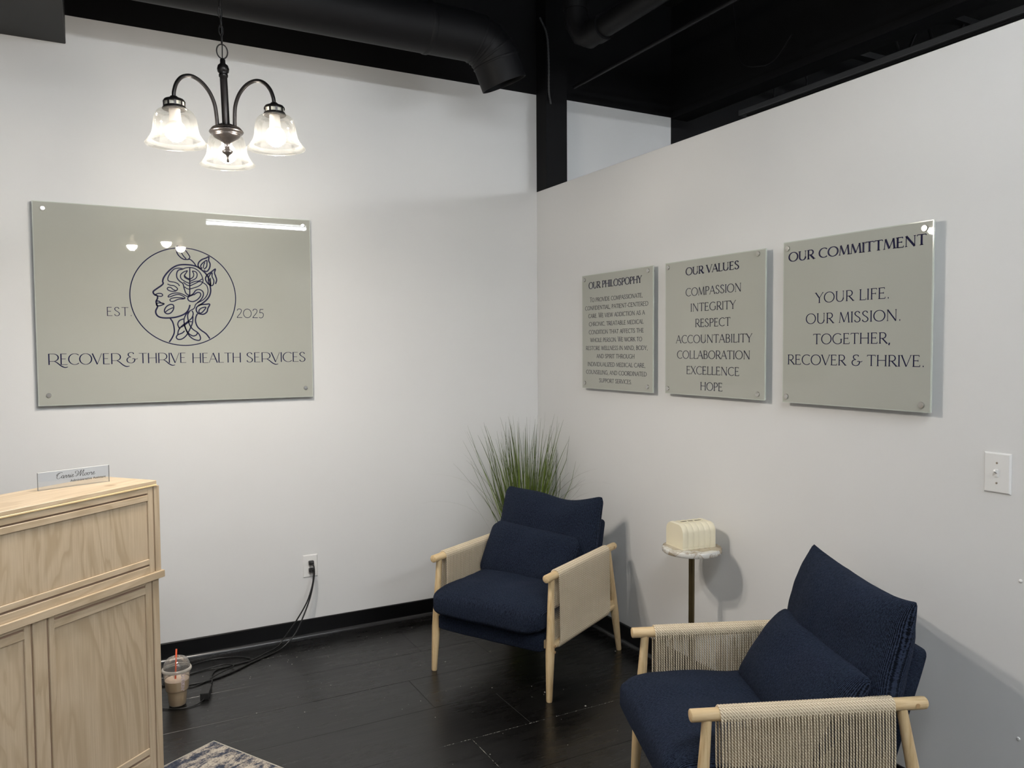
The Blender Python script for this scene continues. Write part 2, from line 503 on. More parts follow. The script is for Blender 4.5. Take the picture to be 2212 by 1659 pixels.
# stroke = (weight, points, serif at start, serif at end); weight T thick, H hair, C contrast by direction
def glyphs(deco=False):
    G = {}
    T, H, Cc = 'T', 'H', 'C'
    G['A'] = (0.76, [(H, [(0.03, 0), (0.37, 1)], 1, 0), (T, [(0.37, 1), (0.71, 0)], 0, 1), (H, [(0.14, 0.36), (0.58, 0.36)], 0, 0)])
    G['B'] = (0.64, [(T, [(0.12, 0), (0.12, 1)], 1, 1), (Cc, [(0.12, 0.98), (0.3, 0.98)] + arc(0.3, 0.755, 0.2, 0.225, 90, -90) + [(0.12, 0.53)], 0, 0), (Cc, [(0.12, 0.53), (0.34, 0.53)] + arc(0.34, 0.275, 0.22, 0.255, 90, -90) + [(0.12, 0.02)], 0, 0)])
    G['C'] = (0.80, [(Cc, arc(0.48, 0.5, 0.42, 0.49, 48, 312, 28), 0, 0)])
    G['D'] = (0.84, [(T, [(0.12, 0), (0.12, 1)], 1, 1), (Cc, [(0.12, 0.98), (0.34, 0.98)] + arc(0.34, 0.5, 0.42, 0.48, 90, -90, 20) + [(0.12, 0.02)], 0, 0)])
    tk = [] if deco else [(H, [(0.5, 0.985), (0.5, 0.86)], 0, 0), (H, [(0.43, 0.6), (0.43, 0.44)], 0, 0), (H, [(0.55, 0.015), (0.56, 0.16)], 0, 0)]
    G['E'] = (0.62, [(T, [(0.12, 0), (0.12, 1)], 1, 1), (H, [(0.12, 0.98), (0.51, 0.98)], 0, 0), (H, [(0.12, 0.52), (0.44, 0.52)], 0, 0), (H, [(0.12, 0.02), (0.56, 0.02)], 0, 0)] + tk)
    G['F'] = (0.56, [(T, [(0.12, 0), (0.12, 1)], 1, 1), (H, [(0.12, 0.98), (0.5, 0.98)], 0, 0), (H, [(0.12, 0.52), (0.43, 0.52)], 0, 0)] + tk[:2])
    G['G'] = (0.88, [(Cc, arc(0.48, 0.5, 0.42, 0.49, 48, 318, 28), 0, 0), (T, [(0.78, 0.44), (0.78, 0.1)], 1, 0)])
    G['H'] = (0.84, [(T, [(0.12, 0), (0.12, 1)], 1, 1), (T, [(0.72, 0), (0.72, 1)], 1, 1), (H, [(0.12, 0.52), (0.72, 0.52)], 0, 0)])
    G['I'] = (0.25, [(T, [(0.125, 0), (0.125, 1)], 1, 1)])
    G['K'] = (0.70, [(T, [(0.12, 0), (0.12, 1)], 1, 1), (H, [(0.6, 1), (0.14, 0.48)], 1, 0), (T, [(0.26, 0.6), (0.66, 0)], 0, 1)])
    G['L'] = (0.56, [(T, [(0.12, 0), (0.12, 1)], 1, 1), (H, [(0.12, 0.02), (0.52, 0.02)], 0, 0)] + tk[2:])
    G['M'] = (0.96, [(H, [(0.08, 0), (0.17, 1)], 1, 0), (T, [(0.17, 1), (0.47, 0.05)], 0, 0), (H, [(0.47, 0.05), (0.78, 1)], 0, 0), (T, [(0.78, 1), (0.87, 0)], 0, 1)])
    G['N'] = (0.86, [(H, [(0.12, 0), (0.12, 1)], 1, 1), (T, [(0.12, 1), (0.74, 0)], 0, 0), (H, [(0.74, 0), (0.74, 1)], 0, 1)])
    G['O'] = (0.96, [(Cc, arc(0.48, 0.5, 0.42, 0.49, 0, 360, 36), 0, 0)])
    G['P'] = (0.60, [(T, [(0.12, 0), (0.12, 1)], 1, 1), (Cc, [(0.12, 0.98), (0.32, 0.98)] + arc(0.32, 0.73, 0.22, 0.25, 90, -90) + [(0.12, 0.48)], 0, 0)])
    leg = (T, [(0.3, 0.47), (0.66, 0)], 0, 1)
    bowl = (Cc, [(0.12, 0.98), (0.34, 0.98)] + arc(0.34, 0.725, 0.22, 0.255, 90, -90) + [(0.12, 0.47)], 0, 0)
    if deco:
        bowl = (Cc, [(0.12, 0.98), (0.42, 0.98)] + arc(0.42, 0.65, 0.34, 0.33, 90, -90, 18) + [(0.12, 0.32)], 0, 0)
        leg = ('S', [tuple(p[:2]) for p in bezier_pts([(0.5, 0.31, 0), (0.66, 0.2, 0), (0.95, -0.1, 0), (1.2, -0.24, 0), (1.42, -0.2, 0)], 6)], 0, 0)
    G['R'] = (0.86 if deco else 0.68, [(T, [(0.12, 0), (0.12, 1)], 1, 1), bowl, leg])
    G['S'] = (0.60, [(Cc, [tuple(p[:2]) for p in bezier_pts([(0.48, 0.82, 0), (0.40, 0.95, 0), (0.27, 0.99, 0), (0.13, 0.90, 0), (0.10, 0.75, 0), (0.2, 0.6, 0), (0.38, 0.46, 0), (0.5, 0.3, 0), (0.47, 0.12, 0), (0.31, 0.01, 0), (0.14, 0.06, 0), (0.07, 0.2, 0)], 4)], 0, 0)])
    G['T'] = (0.70, [(T, [(0.35, 0), (0.35, 1)], 1, 0), (H, [(0.04, 0.98), (0.66, 0.98)], 0, 0)] + ([] if deco else [(H, [(0.04, 0.99), (0.03, 0.86)], 0, 0), (H, [(0.66, 0.99), (0.67, 0.86)], 0, 0)]))
    G['U'] = (0.82, [(T, [(0.12, 1), (0.12, 0.36)], 1, 0), (Cc, [(0.12, 0.36)] + arc(0.4, 0.33, 0.28, 0.32, 180, 360, 18) + [(0.68, 0.36)], 0, 0), (H, [(0.68, 0.36), (0.68, 1)], 0, 1)])
    G['V'] = (0.74, [(T, [(0.03, 1), (0.37, 0)], 1, 0), (H, [(0.37, 0), (0.70, 1)], 0, 1)])
    G['W'] = (1.06, [(T, [(0.03, 1), (0.30, 0)], 1, 0), (H, [(0.30, 0), (0.54, 1)], 0, 1), (T, [(0.50, 1), (0.76, 0)], 0, 0), (H, [(0.76, 0), (1.03, 1)], 0, 1)])
    G['X'] = (0.72, [(T, [(0.05, 1), (0.66, 0)], 1, 1), (H, [(0.05, 0), (0.64, 1)], 1, 1)])
    G['Y'] = (0.70, [(T, [(0.03, 1), (0.35, 0.47)], 1, 0), (H, [(0.35, 0.47), (0.66, 1)], 0, 1), (T, [(0.35, 0.5), (0.35, 0)], 0, 1)])
    G['Z'] = (0.68, [(H, [(0.07, 0.98), (0.6, 0.98)], 0, 0), (T, [(0.6, 0.98), (0.05, 0.02)], 0, 0), (H, [(0.05, 0.02), (0.62, 0.02)], 0, 0)])
    G['&'] = (0.86, [(Cc, [tuple(p[:2]) for p in bezier_pts([(0.62, 0.86, 0), (0.56, 0.97, 0), (0.4, 1.0, 0), (0.22, 0.9, 0), (0.22, 0.7, 0), (0.36, 0.58, 0), (0.42, 0.57, 0)], 5)], 0, 0),
                     (Cc, [tuple(p[:2]) for p in bezier_pts([(0.42, 0.57, 0), (0.22, 0.52, 0), (0.1, 0.34, 0), (0.16, 0.1, 0), (0.4, 0.0, 0), (0.62, 0.1, 0), (0.7, 0.34, 0), (0.6, 0.42, 0), (0.52, 0.38, 0)], 5)], 0, 0),
                     (H, [(0.66, 0.37), (0.84, 0.36), (0.92, 0.44)], 0, 0)])
    G['.'] = (0.24, [('D', [(0.11, 0.05), (0.17, 0.05)], 0, 0)])
    G[','] = (0.24, [('D', [(0.13, 0.07), (0.13, 0.0), (0.08, -0.14)], 0, 0)])
    G['-'] = (0.38, [(H, [(0.06, 0.4), (0.32, 0.4)], 0, 0)])
    G["'"] = (0.24, [('T', [(0.13, 1.0), (0.10, 0.72)], 0, 0)])
    G['2'] = (0.62, [(Cc, [tuple(p[:2]) for p in bezier_pts([(0.09, 0.8, 0), (0.15, 0.94, 0), (0.3, 1.0, 0), (0.47, 0.92, 0), (0.5, 0.74, 0), (0.38, 0.48, 0), (0.2, 0.24, 0), (0.06, 0.02, 0)], 4)], 0, 0), (H, [(0.06, 0.02), (0.56, 0.02)], 0, 0)])
    G['0'] = (0.90, [(Cc, arc(0.45, 0.5, 0.38, 0.49, 0, 360, 30), 0, 0)])
    G['5'] = (0.60, [(H, [(0.5, 0.98), (0.18, 0.98)], 0, 0), (H, [(0.18, 0.98), (0.13, 0.58)], 0, 0), (Cc, [tuple(p[:2]) for p in bezier_pts([(0.13, 0.58, 0), (0.3, 0.62, 0), (0.46, 0.52, 0), (0.5, 0.32, 0), (0.4, 0.08, 0), (0.22, 0.0, 0), (0.06, 0.08, 0)], 4)], 0, 0)])
    G[' '] = (0.36, [])
    return G


GS, GD = glyphs(), glyphs(True)


def ribbon(mb, pts, wfun, mapf):
    pts = [p for i, p in enumerate(pts) if i == 0 or math.hypot(p[0] - pts[i - 1][0], p[1] - pts[i - 1][1]) > 1e-7]
    N = len(pts)
    closed = math.hypot(pts[0][0] - pts[-1][0], pts[0][1] - pts[-1][1]) < 1e-6 and N > 3
    L = []
    for i in range(N):
        if closed: a, b = pts[i - 1 if i else N - 2], pts[(i + 1) if i < N - 1 else 1]
        else: a, b = pts[max(i - 1, 0)], pts[min(i + 1, N - 1)]
        tx, ty = b[0] - a[0], b[1] - a[1]; l = math.hypot(tx, ty) or 1
        tx /= l; ty /= l; w = wfun(tx, ty, i / (N - 1)) / 2
        L.append(((pts[i][0] - ty * w, pts[i][1] + tx * w), (pts[i][0] + ty * w, pts[i][1] - tx * w)))
    vs = [mapf(*q) for pr in L for q in pr]
    fs = [(2 * i, 2 * i + 1, 2 * i + 3, 2 * i + 2) for i in range(N - 1)]
    mb.add(vs, fs)


def text_mesh(mb, s, G, u0, u1, v0, cap, thick, hair, mapf, serif=0.0, lig=0.0):
    """string s fills u0..u1 with its baseline at v0 and capitals cap high"""
    adv = 0
    mixed = any(c.islower() for c in s)          # small capitals: the capitals stand taller
    for ch in s: adv += G[ch.upper()][0] + lig
    adv -= lig
    sx = (u1 - u0) / adv
    T, H = thick * cap, hair * cap
    x = 0
    for ch in s:
        w, strokes = G[ch.upper()]
        kc = 1.22 if mixed and ch.isupper() else 1.0
        for kind, pts, s0, s1 in strokes:
            P = [(u0 + (x + p[0]) * sx, v0 + p[1] * cap * kc) for p in pts]
            if kind == 'T': wf = lambda tx, ty, t: T
            elif kind == 'H': wf = lambda tx, ty, t: H
            elif kind == 'D': wf = lambda tx, ty, t: T * 1.1
            elif kind == 'S': wf = lambda tx, ty, t: H + (T * 0.95 - H) * math.sin(PI * min(1, max(0.02, t))) ** 0.7
            else: wf = lambda tx, ty, t: H + (T - H) * abs(ty) ** 1.4
            ribbon(mb, P, wf, mapf)
            if serif:
                for fl, q in ((s0, P[0]), (s1, P[-1])):
                    if fl:
                        sw = serif * cap + (T if kind == 'T' else H) / 2
                        yy = q[1] + (H * 0.35 if q[1] < v0 + cap / 2 else -H * 0.35)
                        ribbon(mb, [(q[0] - sw, yy), (q[0] + sw, yy)], lambda a, b, c: H * 0.8, mapf)
        x += w + lig
    return mb

LOGO = [(9,[(1181,1009),(1191,1167),(1043,1512),(850,1715),(625,1880),(366,1952),(43,1965),(-247,1918),(-505,1769),(-733,1531),(-881,1303),(-926,1130),(-903,1045),(-984,940),(-1192,780),(-1326,667),(-1346,588),(-1277,488),(-1184,456),(-1164,389),(-1179,303),(-1222,217),(-1233,148),(-1210,46),(-1175,-39),(-1199,-125),(-1255,-245),(-1252,-382),(-1162,-517),(-975,-583),(-659,-586),(-339,-534),(-46,-416),(118,-274),(203,-116),(249,51)]),(9,[(1181,1009),(1201,746),(1136,498),(982,284),(747,86),(631,31)]),(6,[(-1277,498),(-1135,560),(-994,554),(-942,480),(-1013,427),(-1138,440),(-1231,472)]),(7,[(-1231,199),(-1113,195),(-1020,118),(-886,80),(-991,16),(-1118,-24),(-1212,-5),(-1225,97)]),(6,[(-1225,97),(-1067,117),(-886,80)]),(6,[(-26,1765),(-218,1785),(-411,1732),(-574,1554),(-681,1344),(-694,1207),(-616,1141),(-426,1113),(-268,1049),(-191,941)]),(6,[(-721,1017),(-589,963),(-430,941),(-305,841),(-291,772),(-373,694),(-532,676),(-674,720),(-736,794),(-687,857),(-576,850),(-482,767),(-340,702)]),(6,[(-714,400),(-670,487),(-503,577),(-279,607),(-87,564),(104,465),(234,475)]),(6,[(-714,400),(-602,420),(-441,493),(-248,539),(-89,484),(37,384),(-29,330),(-254,307),(-448,217),(-576,197),(-631,264),(-572,334),(-380,384),(-156,379),(20,349)]),(7,[(-471,-60),(-510,43),(-637,47),(-788,-48),(-877,-204),(-868,-324),(-765,-392),(-621,-355),(-506,-215),(-471,-60)]),(6,[(-868,-335),(-713,-202),(-503,-95)]),(6,[(-27,1748),(104,1812),(282,1837),(493,1804),(685,1673),(796,1503),(851,1330),(861,1191),(769,1048),(603,931),(258,806)]),(7,[(282,1830),(265,1136),(250,483)]),(7,[(-27,1748),(-221,1688),(-304,1530),(-293,1324),(-169,1156),(-43,1056),(15,816),(91,593),(250,493)]),(6,[(181,1687),(2,1611),(-130,1468),(-111,1296),(56,1164),(264,1073)]),(6,[(181,1687),(97,1546),(30,1439),(70,1337),(268,1233)]),(6,[(31,1457),(141,1340),(269,1292)]),(6,[(-16,1127),(117,1010),(261,955)]),(6,[(18,913),(129,830),(257,789)]),(6,[(392,1679),(554,1633),(606,1496),(530,1319),(266,1171)]),(6,[(392,1679),(453,1525),(417,1384),(269,1268)]),(6,[(264,1073),(478,1171),(675,1213),(831,1312)]),(6,[(261,955),(541,1103),(690,1178),(837,1148),(1031,987),(1081,707),(986,459),(817,280),(617,171),(500,64),(431,-112),(249,-227)]),(7,[(250,483),(398,577),(533,755),(698,795),(843,701),(862,526),(752,314),(584,153)]),(7,[(430,533),(596,652),(726,628),(730,488),(588,310),(390,211),(212,249),(156,369),(217,447),(348,513),(430,550)]),(7,[(576,1905),(467,2081),(308,2223),(178,2213),(-15,2232),(-203,2395),(-288,2597),(-257,2821),(-100,2710),(139,2619)]),(6,[(130,2245),(5,2388),(-118,2623)]),(6,[(243,2244),(294,2350),(139,2619)]),(8,[(786,1775),(665,1916),(689,2091),(830,2237),(1029,2327),(1156,2392),(1142,2217),(1205,2044),(1167,1833),(1047,1681),(900,1717)]),(7,[(836,1801),(773,1921),(858,2064),(1050,2212),(1063,2073),(1036,1897),(918,1780)]),(6,[(886,1828),(916,1997),(975,2111)]),(8,[(1181,1009),(1035,1162),(980,1335),(1060,1513),(1246,1661),(1442,1816),(1395,1631),(1447,1457),(1487,1283),(1432,1087)]),(7,[(1181,1009),(1103,1234),(1159,1482),(1285,1627),(1281,1451),(1359,1243),(1314,1038),(1181,1009)]),(6,[(1214,1020),(1202,1203),(1206,1378)]),(8,[(621,-378),(527,-215),(563,-40),(746,68),(944,90),(1143,101),(1056,-101),(1002,-278),(834,-393),(621,-361)]),(7,[(655,-318),(658,-196),(775,-89),(964,-50),(871,-210),(754,-324),(655,-318)]),(8,[(-658,-579),(-536,-785),(-479,-1061),(-485,-1303),(-587,-1545),(-712,-1735)]),(8,[(572,-372),(503,-530),(481,-740),(558,-984),(718,-1159),(945,-1334),(1112,-1573)]),(7,[(184,-256),(50,-432),(-29,-641),(-25,-849),(34,-1092),(158,-1318),(351,-1440),(509,-1387),(550,-1293)]),(7,[(249,-220),(137,-430),(157,-709),(232,-952),(358,-1125),(583,-1299),(683,-1510),(634,-1650),(412,-1615),(220,-1475),(95,-1266),(3,-1023),(-32,-884)]),(7,[(331,-226),(383,-357),(322,-567),(140,-744),(-124,-954),(-283,-1164),(-327,-1365)]),(7,[(-52,-624),(-240,-713),(-315,-887),(-255,-1066)]),(7,[(-281,-1077),(-59,-954),(205,-743)]),(7,[(373,-497),(339,-811),(229,-1091),(59,-1406),(-139,-1580),(-316,-1604),(-394,-1510),(-327,-1389),(-132,-1302),(-17,-1197)]),(6,[(139,-751),(318,-759)])]
# ================================================================== THE SETTING
def struct(o): o['kind'] = 'structure'; return o


CEIL = 3.72
struct(MB().box(-6.0, 1.02, 0.0, 0.12, 0.0, 3.012).build('wall_left', M['wall']))
struct(MB().box(-6.0, 5.6, 0.0, 0.12, 3.012, CEIL).build('trim_1', M['black']))            # black paint band above the white
struct(MB().box(1.02, 5.6, 0.0, 0.12, 0.0, 3.012).build('wall_far', M['black']))
struct(MB().box(0.0, 0.12, -8.0, 0.0, 0.0, 2.44).build('wall_right', M['wall'], bevel=0.002, seg=1))
struct(MB().box(0.0, 0.143, -0.114, 0.0, 2.4405, CEIL).build('column', M['black']))
struct(MB().box(-6.12, -6.0, -8.12, 0.12, 0.0, CEIL).build('wall_side', M['wall']))
struct(MB().box(-6.0, 5.6, -8.12, -8.0, 0.0, CEIL).build('wall_back', M['wall']))
struct(MB().box(5.6, 5.72, -8.12, 0.12, 0.0, CEIL).build('wall_beyond', M['wall']))
struct(MB().box(-6.12, 5.72, -8.12, 0.12, CEIL, CEIL + 0.05).build('ceiling', M['deck']))
struct(MB().box(-6.0, -2.436, -2.2, 0.0, 2.884, CEIL).build('soffit', M['soffit'], bevel=0.003, seg=1))
struct(MB().box(1.02, 1.16, -7.9, 0.0, 3.004, 3.045).build('beam', M['duct']))
struct(MB().box(1.02, 1.16, -7.9, 0.0, 3.045, CEIL).build('bulkhead', M['black']))
# floor: slab with planks running along the left wall
fl = struct(MB().box(-6.0, 5.6, -8.0, 0.0, -0.06, -0.004).build('floor', M['gap']))
random.seed(5)
rows = []
y = 0.0
edges = [0.0, -0.205, -0.49, -0.785, -1.09, -1.405, -1.71, -2.02, -2.33, -2.64, -2.95, -3.26]
for r in range(len(edges) - 1):
    x = 0.0 if r % 2 else -0.62
    cuts = [0.0]
    c = {5: -1.118}.get(r, -0.5 - 0.75 * ((r * 0.618) % 1))
    while c > -6.0:
        cuts.append(c); c -= 2.44
    cuts.append(-6.0)
    for a, b in zip(cuts[:-1], cuts[1:]):
        ze = random.uniform(-0.0008, 0.0)
        y0, y1 = edges[r + 1] + 0.0006, edges[r] - 0.0006
        MB().box(b + 0.0006, a - 0.0006, y0, y1, -0.004, ze).build('plank', M['floor'], fl, bevel=0.0007, seg=1)
MB().box(-6.0, -0.0, -8.0, edges[-1], -0.004, 0.0).build('plank', M['floor'], fl)
# baseboards with a shoe moulding
bl = struct(MB().box(-5.99, 0.0, -0.014, 0.0, 0.0, 0.092).build('baseboard_left', M['bb'], bevel=0.003, seg=1))
br = struct(MB().box(-0.014, 0.0, -7.9, -0.014, 0.0, 0.092).build('baseboard_right', M['bb'], bevel=0.003, seg=1))


def quarter(mb, a, b, along):
    P = []
    for i in range(6):
        t = PI / 2 * i / 5
        P.append((0.013 * math.cos(t), 0.017 * math.sin(t)))
    P.append((0.0, 0.0))
    vs = []
    for e in (a, b):
        for (o, z) in P:
            vs.append((e, -0.014 - o, z) if along == 'X' else (-0.014 - o, e, z))
    n = len(P)
    mb.add(vs, [(i, (i + 1) % n, n + (i + 1) % n, n + i) for i in range(n)] + [tuple(range(n)), tuple(range(2 * n - 1, n - 1, -1))])
    return mb


quarter(MB(), -5.98, -0.03, 'X').build('shoe_moulding', M['shoe'], bl)
quarter(MB(), -7.8, -0.03, 'Y').build('shoe_moulding', M['shoe'], br)

# open-web joists under the deck, all black
for yy in (-0.9, -2.3, -3.7):
    j = empty('ceiling_joist', (0, yy, 0)); j['kind'] = 'structure'
    mbt = MB().box(1.25, 5.5, -0.03, 0.03, 3.60, 3.64)
    mbb = MB().box(1.25, 5.5, -0.03, 0.03, 3.22, 3.255)
    mbt.build('top_chord', M['duct'], j); mbb.build('bottom_chord', M['duct'], j)
    web = MB(); x = 1.3; k = 0
    while x < 5.3:
        a, b = (3.25, 3.60) if k % 2 == 0 else (3.60, 3.25)
        web.tube([(x, 0, a), (x + 0.2, 0, b)], 0.009, 6); x += 0.2; k += 1
    web.build('web', M['duct'], j)

# ================================================================== CEILING THINGS
# round duct along the left wall, with a mitred elbow turned down
du = empty('round_duct', (-0.7, -0.5, 3.06))
tag(du, 'big round black duct with a segmented down-turned end, above the left wall', 'duct')
R = 0.118
def ring_at(c, ang, r=R, n=32):
    """ring whose axis lies in XZ plane at angle ang below +X"""
    ax = Vector((math.cos(ang), 0, -math.sin(ang))); s = Vector((0, 1, 0)); u = s.cross(ax)
    return [Vector(c) + (s * math.cos(2 * PI * j / n) + u * math.sin(2 * PI * j / n)) * r for j in range(n)]
def loft(mb, rings, capa=False, capb=False):
    n = len(rings[0]); vs = [p for r in rings for p in r]
    fs = [(i * n + j, i * n + (j + 1) % n, (i + 1) * n + (j + 1) % n, (i + 1) * n + j) for i in range(len(rings) - 1) for j in range(n)]
    if capa: fs.append(tuple(reversed(range(n))))
    if capb: fs.append(tuple((len(rings) - 1) * n + j for j in range(n)))
    return mb.add(vs, fs)
x_el = -0.16
segs = [(-2.38, -1.42), (-1.42, 0.0), (0.0, x_el + 0.12)]
# straight lengths (local x measured from the empty)
for a, b in ((-4.9, -1.75), (-1.745, -0.20), (-0.195, 0.02)):
    mb = MB(); loft(mb, [ring_at((a, 0, 0), 0), ring_at((b, 0, 0), 0)]); mb.build('duct_length', M['duct'], du, smooth=True)
for xb in (-1.748, -0.198):
    mb = MB(); loft(mb, [ring_at((xb - 0.014, 0, 0), 0, R + 0.0005), ring_at((xb - 0.008, 0, 0), 0, R + 0.004), ring_at((xb + 0.008, 0, 0), 0, R + 0.004), ring_at((xb + 0.014, 0, 0), 0, R + 0.0005)])
    mb.build('duct_seam', M['duct'], du, smooth=True)
# elbow gores: rings at mitre planes
end_ang = math.radians(66)
cz = -0.20  # bend centre below axis
cents = []
for i in range(5):
    t = end_ang * i / 4
    cents.append((0.02 + 0.17 * math.sin(t), -0.17 + 0.17 * math.cos(t), t))
for i in range(4):
    (xa, za, ta), (xb, zb, tb) = cents[i], cents[i + 1]
    mb = MB(); loft(mb, [ring_at((xa, 0, za), ta, R if i % 2 else R), ring_at((xb, 0, zb), tb, R)])
    mb.build('elbow_gore', M['duct'], du, smooth=True)
    mb = MB(); ax = Vector((math.cos(tb), 0, -math.sin(tb)))
    loft(mb, [ring_at(Vector((xb, 0, zb)) - ax * 0.006, tb, R + 0.001), ring_at((xb, 0, zb), tb, R + 0.004), ring_at(Vector((xb, 0, zb)) + ax * 0.006, tb, R + 0.001)])
    mb.build('duct_seam', M['duct'], du, smooth=True)
xe, ze, te = cents[-1]; ax = Vector((math.cos(te), 0, -math.sin(te)))
mb = MB(); loft(mb, [ring_at((xe, 0, ze), te), ring_at(Vector((xe, 0, ze)) + ax * 0.115, te), ring_at(Vector((xe, 0, ze)) + ax * 0.115, te, R - 0.004), ring_at(Vector((xe, 0, ze)) + ax * 0.02, te, R - 0.004)])
mb.build('duct_end', M['duct'], du, smooth=False, auto=0.6)
hg = MB().box(-0.95, -0.925, -0.012, 0.012, 0.115, CEIL - 3.06); hg.build('hanger_strap', M['duct'], du)
hg = MB().box(-2.6, -2.575, -0.012, 0.012, 0.115, CEIL - 3.06); hg.build('hanger_strap', M['duct'], du)
# a second length behind it
mb = MB().tube([(-5.0, -0.95, 3.42), (-1.0, -0.95, 3.42)], 0.10, 24)
o = mb.build('branch_duct', M['duct'], auto=0.6); tag(o, 'smaller black branch duct higher up behind the big round duct', 'duct')

# drain pipe with elbow over the partition
pp = empty('drain_pipe', (0.0, -0.62, 3.16))
tag(pp, 'black plastic drain pipe with a thick elbow above the corner column', 'pipe')
MB().tube([(0, 0.02, 0), (0, -4.2, 0.0)], 0.056, 24).build('pipe_run', M['duct'], pp, auto=0.6)
MB().tube([(0, -0.02, 0), (0, -0.09, 0)], 0.068, 24).build('pipe_socket', M['duct'], pp, auto=0.6)
MB().tube([(0, -0.60, 0), (0, -0.66, 0)], 0.064, 24).build('pipe_collar', M['duct'], pp, auto=0.6)
MB().tube([(0, -0.02, 0), (0, 0.045, 0.0), (-0.01, 0.10, 0.03), (-0.03, 0.125, 0.09), (-0.04, 0.13, 0.16)], [0.06, 0.066, 0.068, 0.066, 0.06], 24).build('pipe_elbow', M['duct'], pp, auto=0.9)
MB().tube([(-0.04, 0.13, 0.14), (-0.04, 0.13, 0.50)], 0.055, 24).build('pipe_riser', M['duct'], pp, auto=0.6)
MB().tube([(-0.04, 0.13, 0.15), (-0.04, 0.13, 0.21)], 0.067, 24).build('pipe_socket', M['duct'], pp, auto=0.6)
# flexible conduit hanging at the column and thin conduits
P = bezier_pts([(-0.03, -0.10, 3.42), (-0.02, -0.16, 3.30), (-0.015, -0.17, 3.15), (0.01, -0.13, 3.00), (0.03, -0.118, 2.93)], 16)
rr = [0.0048 + 0.0014 * (i % 2) for i in range(len(P))]
tag(MB().tube(P, rr, 10).build('flexible_conduit', M['strip']), 'ribbed flexible cable conduit hanging above the black corner column', 'conduit')
for i, (x0, z0, dz) in enumerate(((0.19, 3.05, 0.0), (0.26, 3.09, 0.0))):
    o = MB().tube([(x0, -0.12, z0), (x0, -5.0, z0 + dz)], 0.010, 10).build('conduit_pipe', M['duct'], smooth=True)
    tag(o, ('thin black conduit running over the partition, nearer the wall column', 'thin black conduit running over the partition, on the farther side')[i], 'conduit', 'conduits over the partition')
P = bezier_pts([(0.95, -0.6, CEIL), (0.92, -0.68, 3.4), (0.9, -0.75, 3.12), (0.85, -0.95, 3.02), (0.8, -1.1, 3.0), (0.7, -1.3, 3.04)], 8)
tag(MB().tube(P, 0.004, 6).build('loose_cable', M['duct']), 'loose thin black cable drooping under the dark ceiling', 'cable')
P = bezier_pts([(2.15, -0.1, CEIL), (2.12, -0.15, 3.3), (2.1, -0.25, 3.02), (2.05, -0.5, 2.95), (1.9, -0.8, 2.93), (1.85, -1.2, 2.92)], 8)
tag(MB().tube(P, 0.005, 6).build('hanging_wire', M['strip']), 'grey wire crossing the gap above the partition top', 'cable')
# unlit strip fixture seen over the partition
sf = empty('unlit_strip_light', (1.32, -1.1, 2.965))
tag(sf, 'long unlit dark grey strip light seen just above the top of the partition', 'light fixture')
MB().box(-0.05, 0.05, -1.25, 0.75, 0.0, 0.035).build('housing', M['strip'], sf, bevel=0.004, seg=1)
MB().box(-0.03, 0.03, -1.2, 0.7, -0.012, 0.0).build('lamp_tray', M['duct'], sf, bevel=0.003, seg=1)
MB().box(-0.055, 0.055, -1.34, -1.25, -0.012, 0.04).build('end_cap', M['stripend'], sf, bevel=0.004, seg=1)
for yy in (-1.0, 0.5): MB().tube([(0, yy, 0.03), (0, yy, CEIL - 2.965)], 0.004, 6).build('hanger_rod', M['duct'], sf)
# housings of the lit strips (behind / above the camera)
for (x, y, z), L, rad, lab in STRIPS:
    e = empty('strip_light', (x, y, z)); tag(e, lab, 'light fixture', 'lit ceiling strip lights')
    MB().box(-L / 2 - 0.03, L / 2 + 0.03, -0.06, 0.06, 0.035, 0.08).build('housing', M['housing'], e, bevel=0.006, seg=1)
    tm = tube_material(rad)
    for s in (-1, 1): MB().tube([(-L / 2, s * 0.03, 0), (L / 2, s * 0.03, 0)], 0.0125, 12).build('tube', tm, e, smooth=True)
    for s in (-1, 1): MB().box(s * (L / 2 + 0.012) - 0.010, s * (L / 2 + 0.012) + 0.010, -0.045, 0.045, -0.018, 0.035).build('socket', M['housing'], e)
    for s in (-1, 1): MB().tube([(s * L * 0.4, 0, 0.08), (s * L * 0.4, 0, CEIL - z)], 0.004, 6).build('hanger_rod', M['duct'], e)

# ================================================================== CHANDELIER
CH = Vector((-1.973, -1.43, 0.0))
ch = empty('chandelier', (CH.x, CH.y, 2.20), rot=(math.radians(-0.6), math.radians(-1.6), 0))
tag(ch, 'dark bronze three-arm chandelier with clear bell glass shades, hanging on a chain', 'chandelier')
z0 = 2.20
MB().lathe([(0.0, -0.093), (0.005, -0.09), (0.004, -0.078), (0.0055, -0.07), (0.016, -0.062), (0.017, -0.056), (0.007, -0.05), (0.007, -0.034), (0.012, -0.029), (0.028, -0.020), (0.039, -0.012), (0.043, -0.006), (0.041, -0.003), (0.050, 0.0), (0.053, 0.004), (0.051, 0.008), (0.046, 0.010), (0.047, 0.013), (0.043, 0.017), (0.030, 0.020), (0.0, 0.022)], 36).build('hub', M['nickel'], ch, smooth=True)
MB().lathe([(0.0, 0.018), (0.013, 0.018), (0.0115, 0.03), (0.0115, 0.175), (0.014, 0.178), (0.014, 0.185), (0.012, 0.187), (0.017, 0.193), (0.0185, 0.202), (0.0155, 0.213), (0.0085, 0.219), (0.008, 0.232), (0.004, 0.236), (0.0, 0.237)], 28).build('stem', M['bronze'], ch, smooth=True)
MB().tube([(0.0195 * math.cos(a * PI / 12) * 0.85, 0, 0.257 + 0.0225 * math.sin(a * PI / 12)) for a in range(24)], 0.0021, 8, closed=True).build('loop_ring', M['bronze'], ch, smooth=True)
zc = 0.285
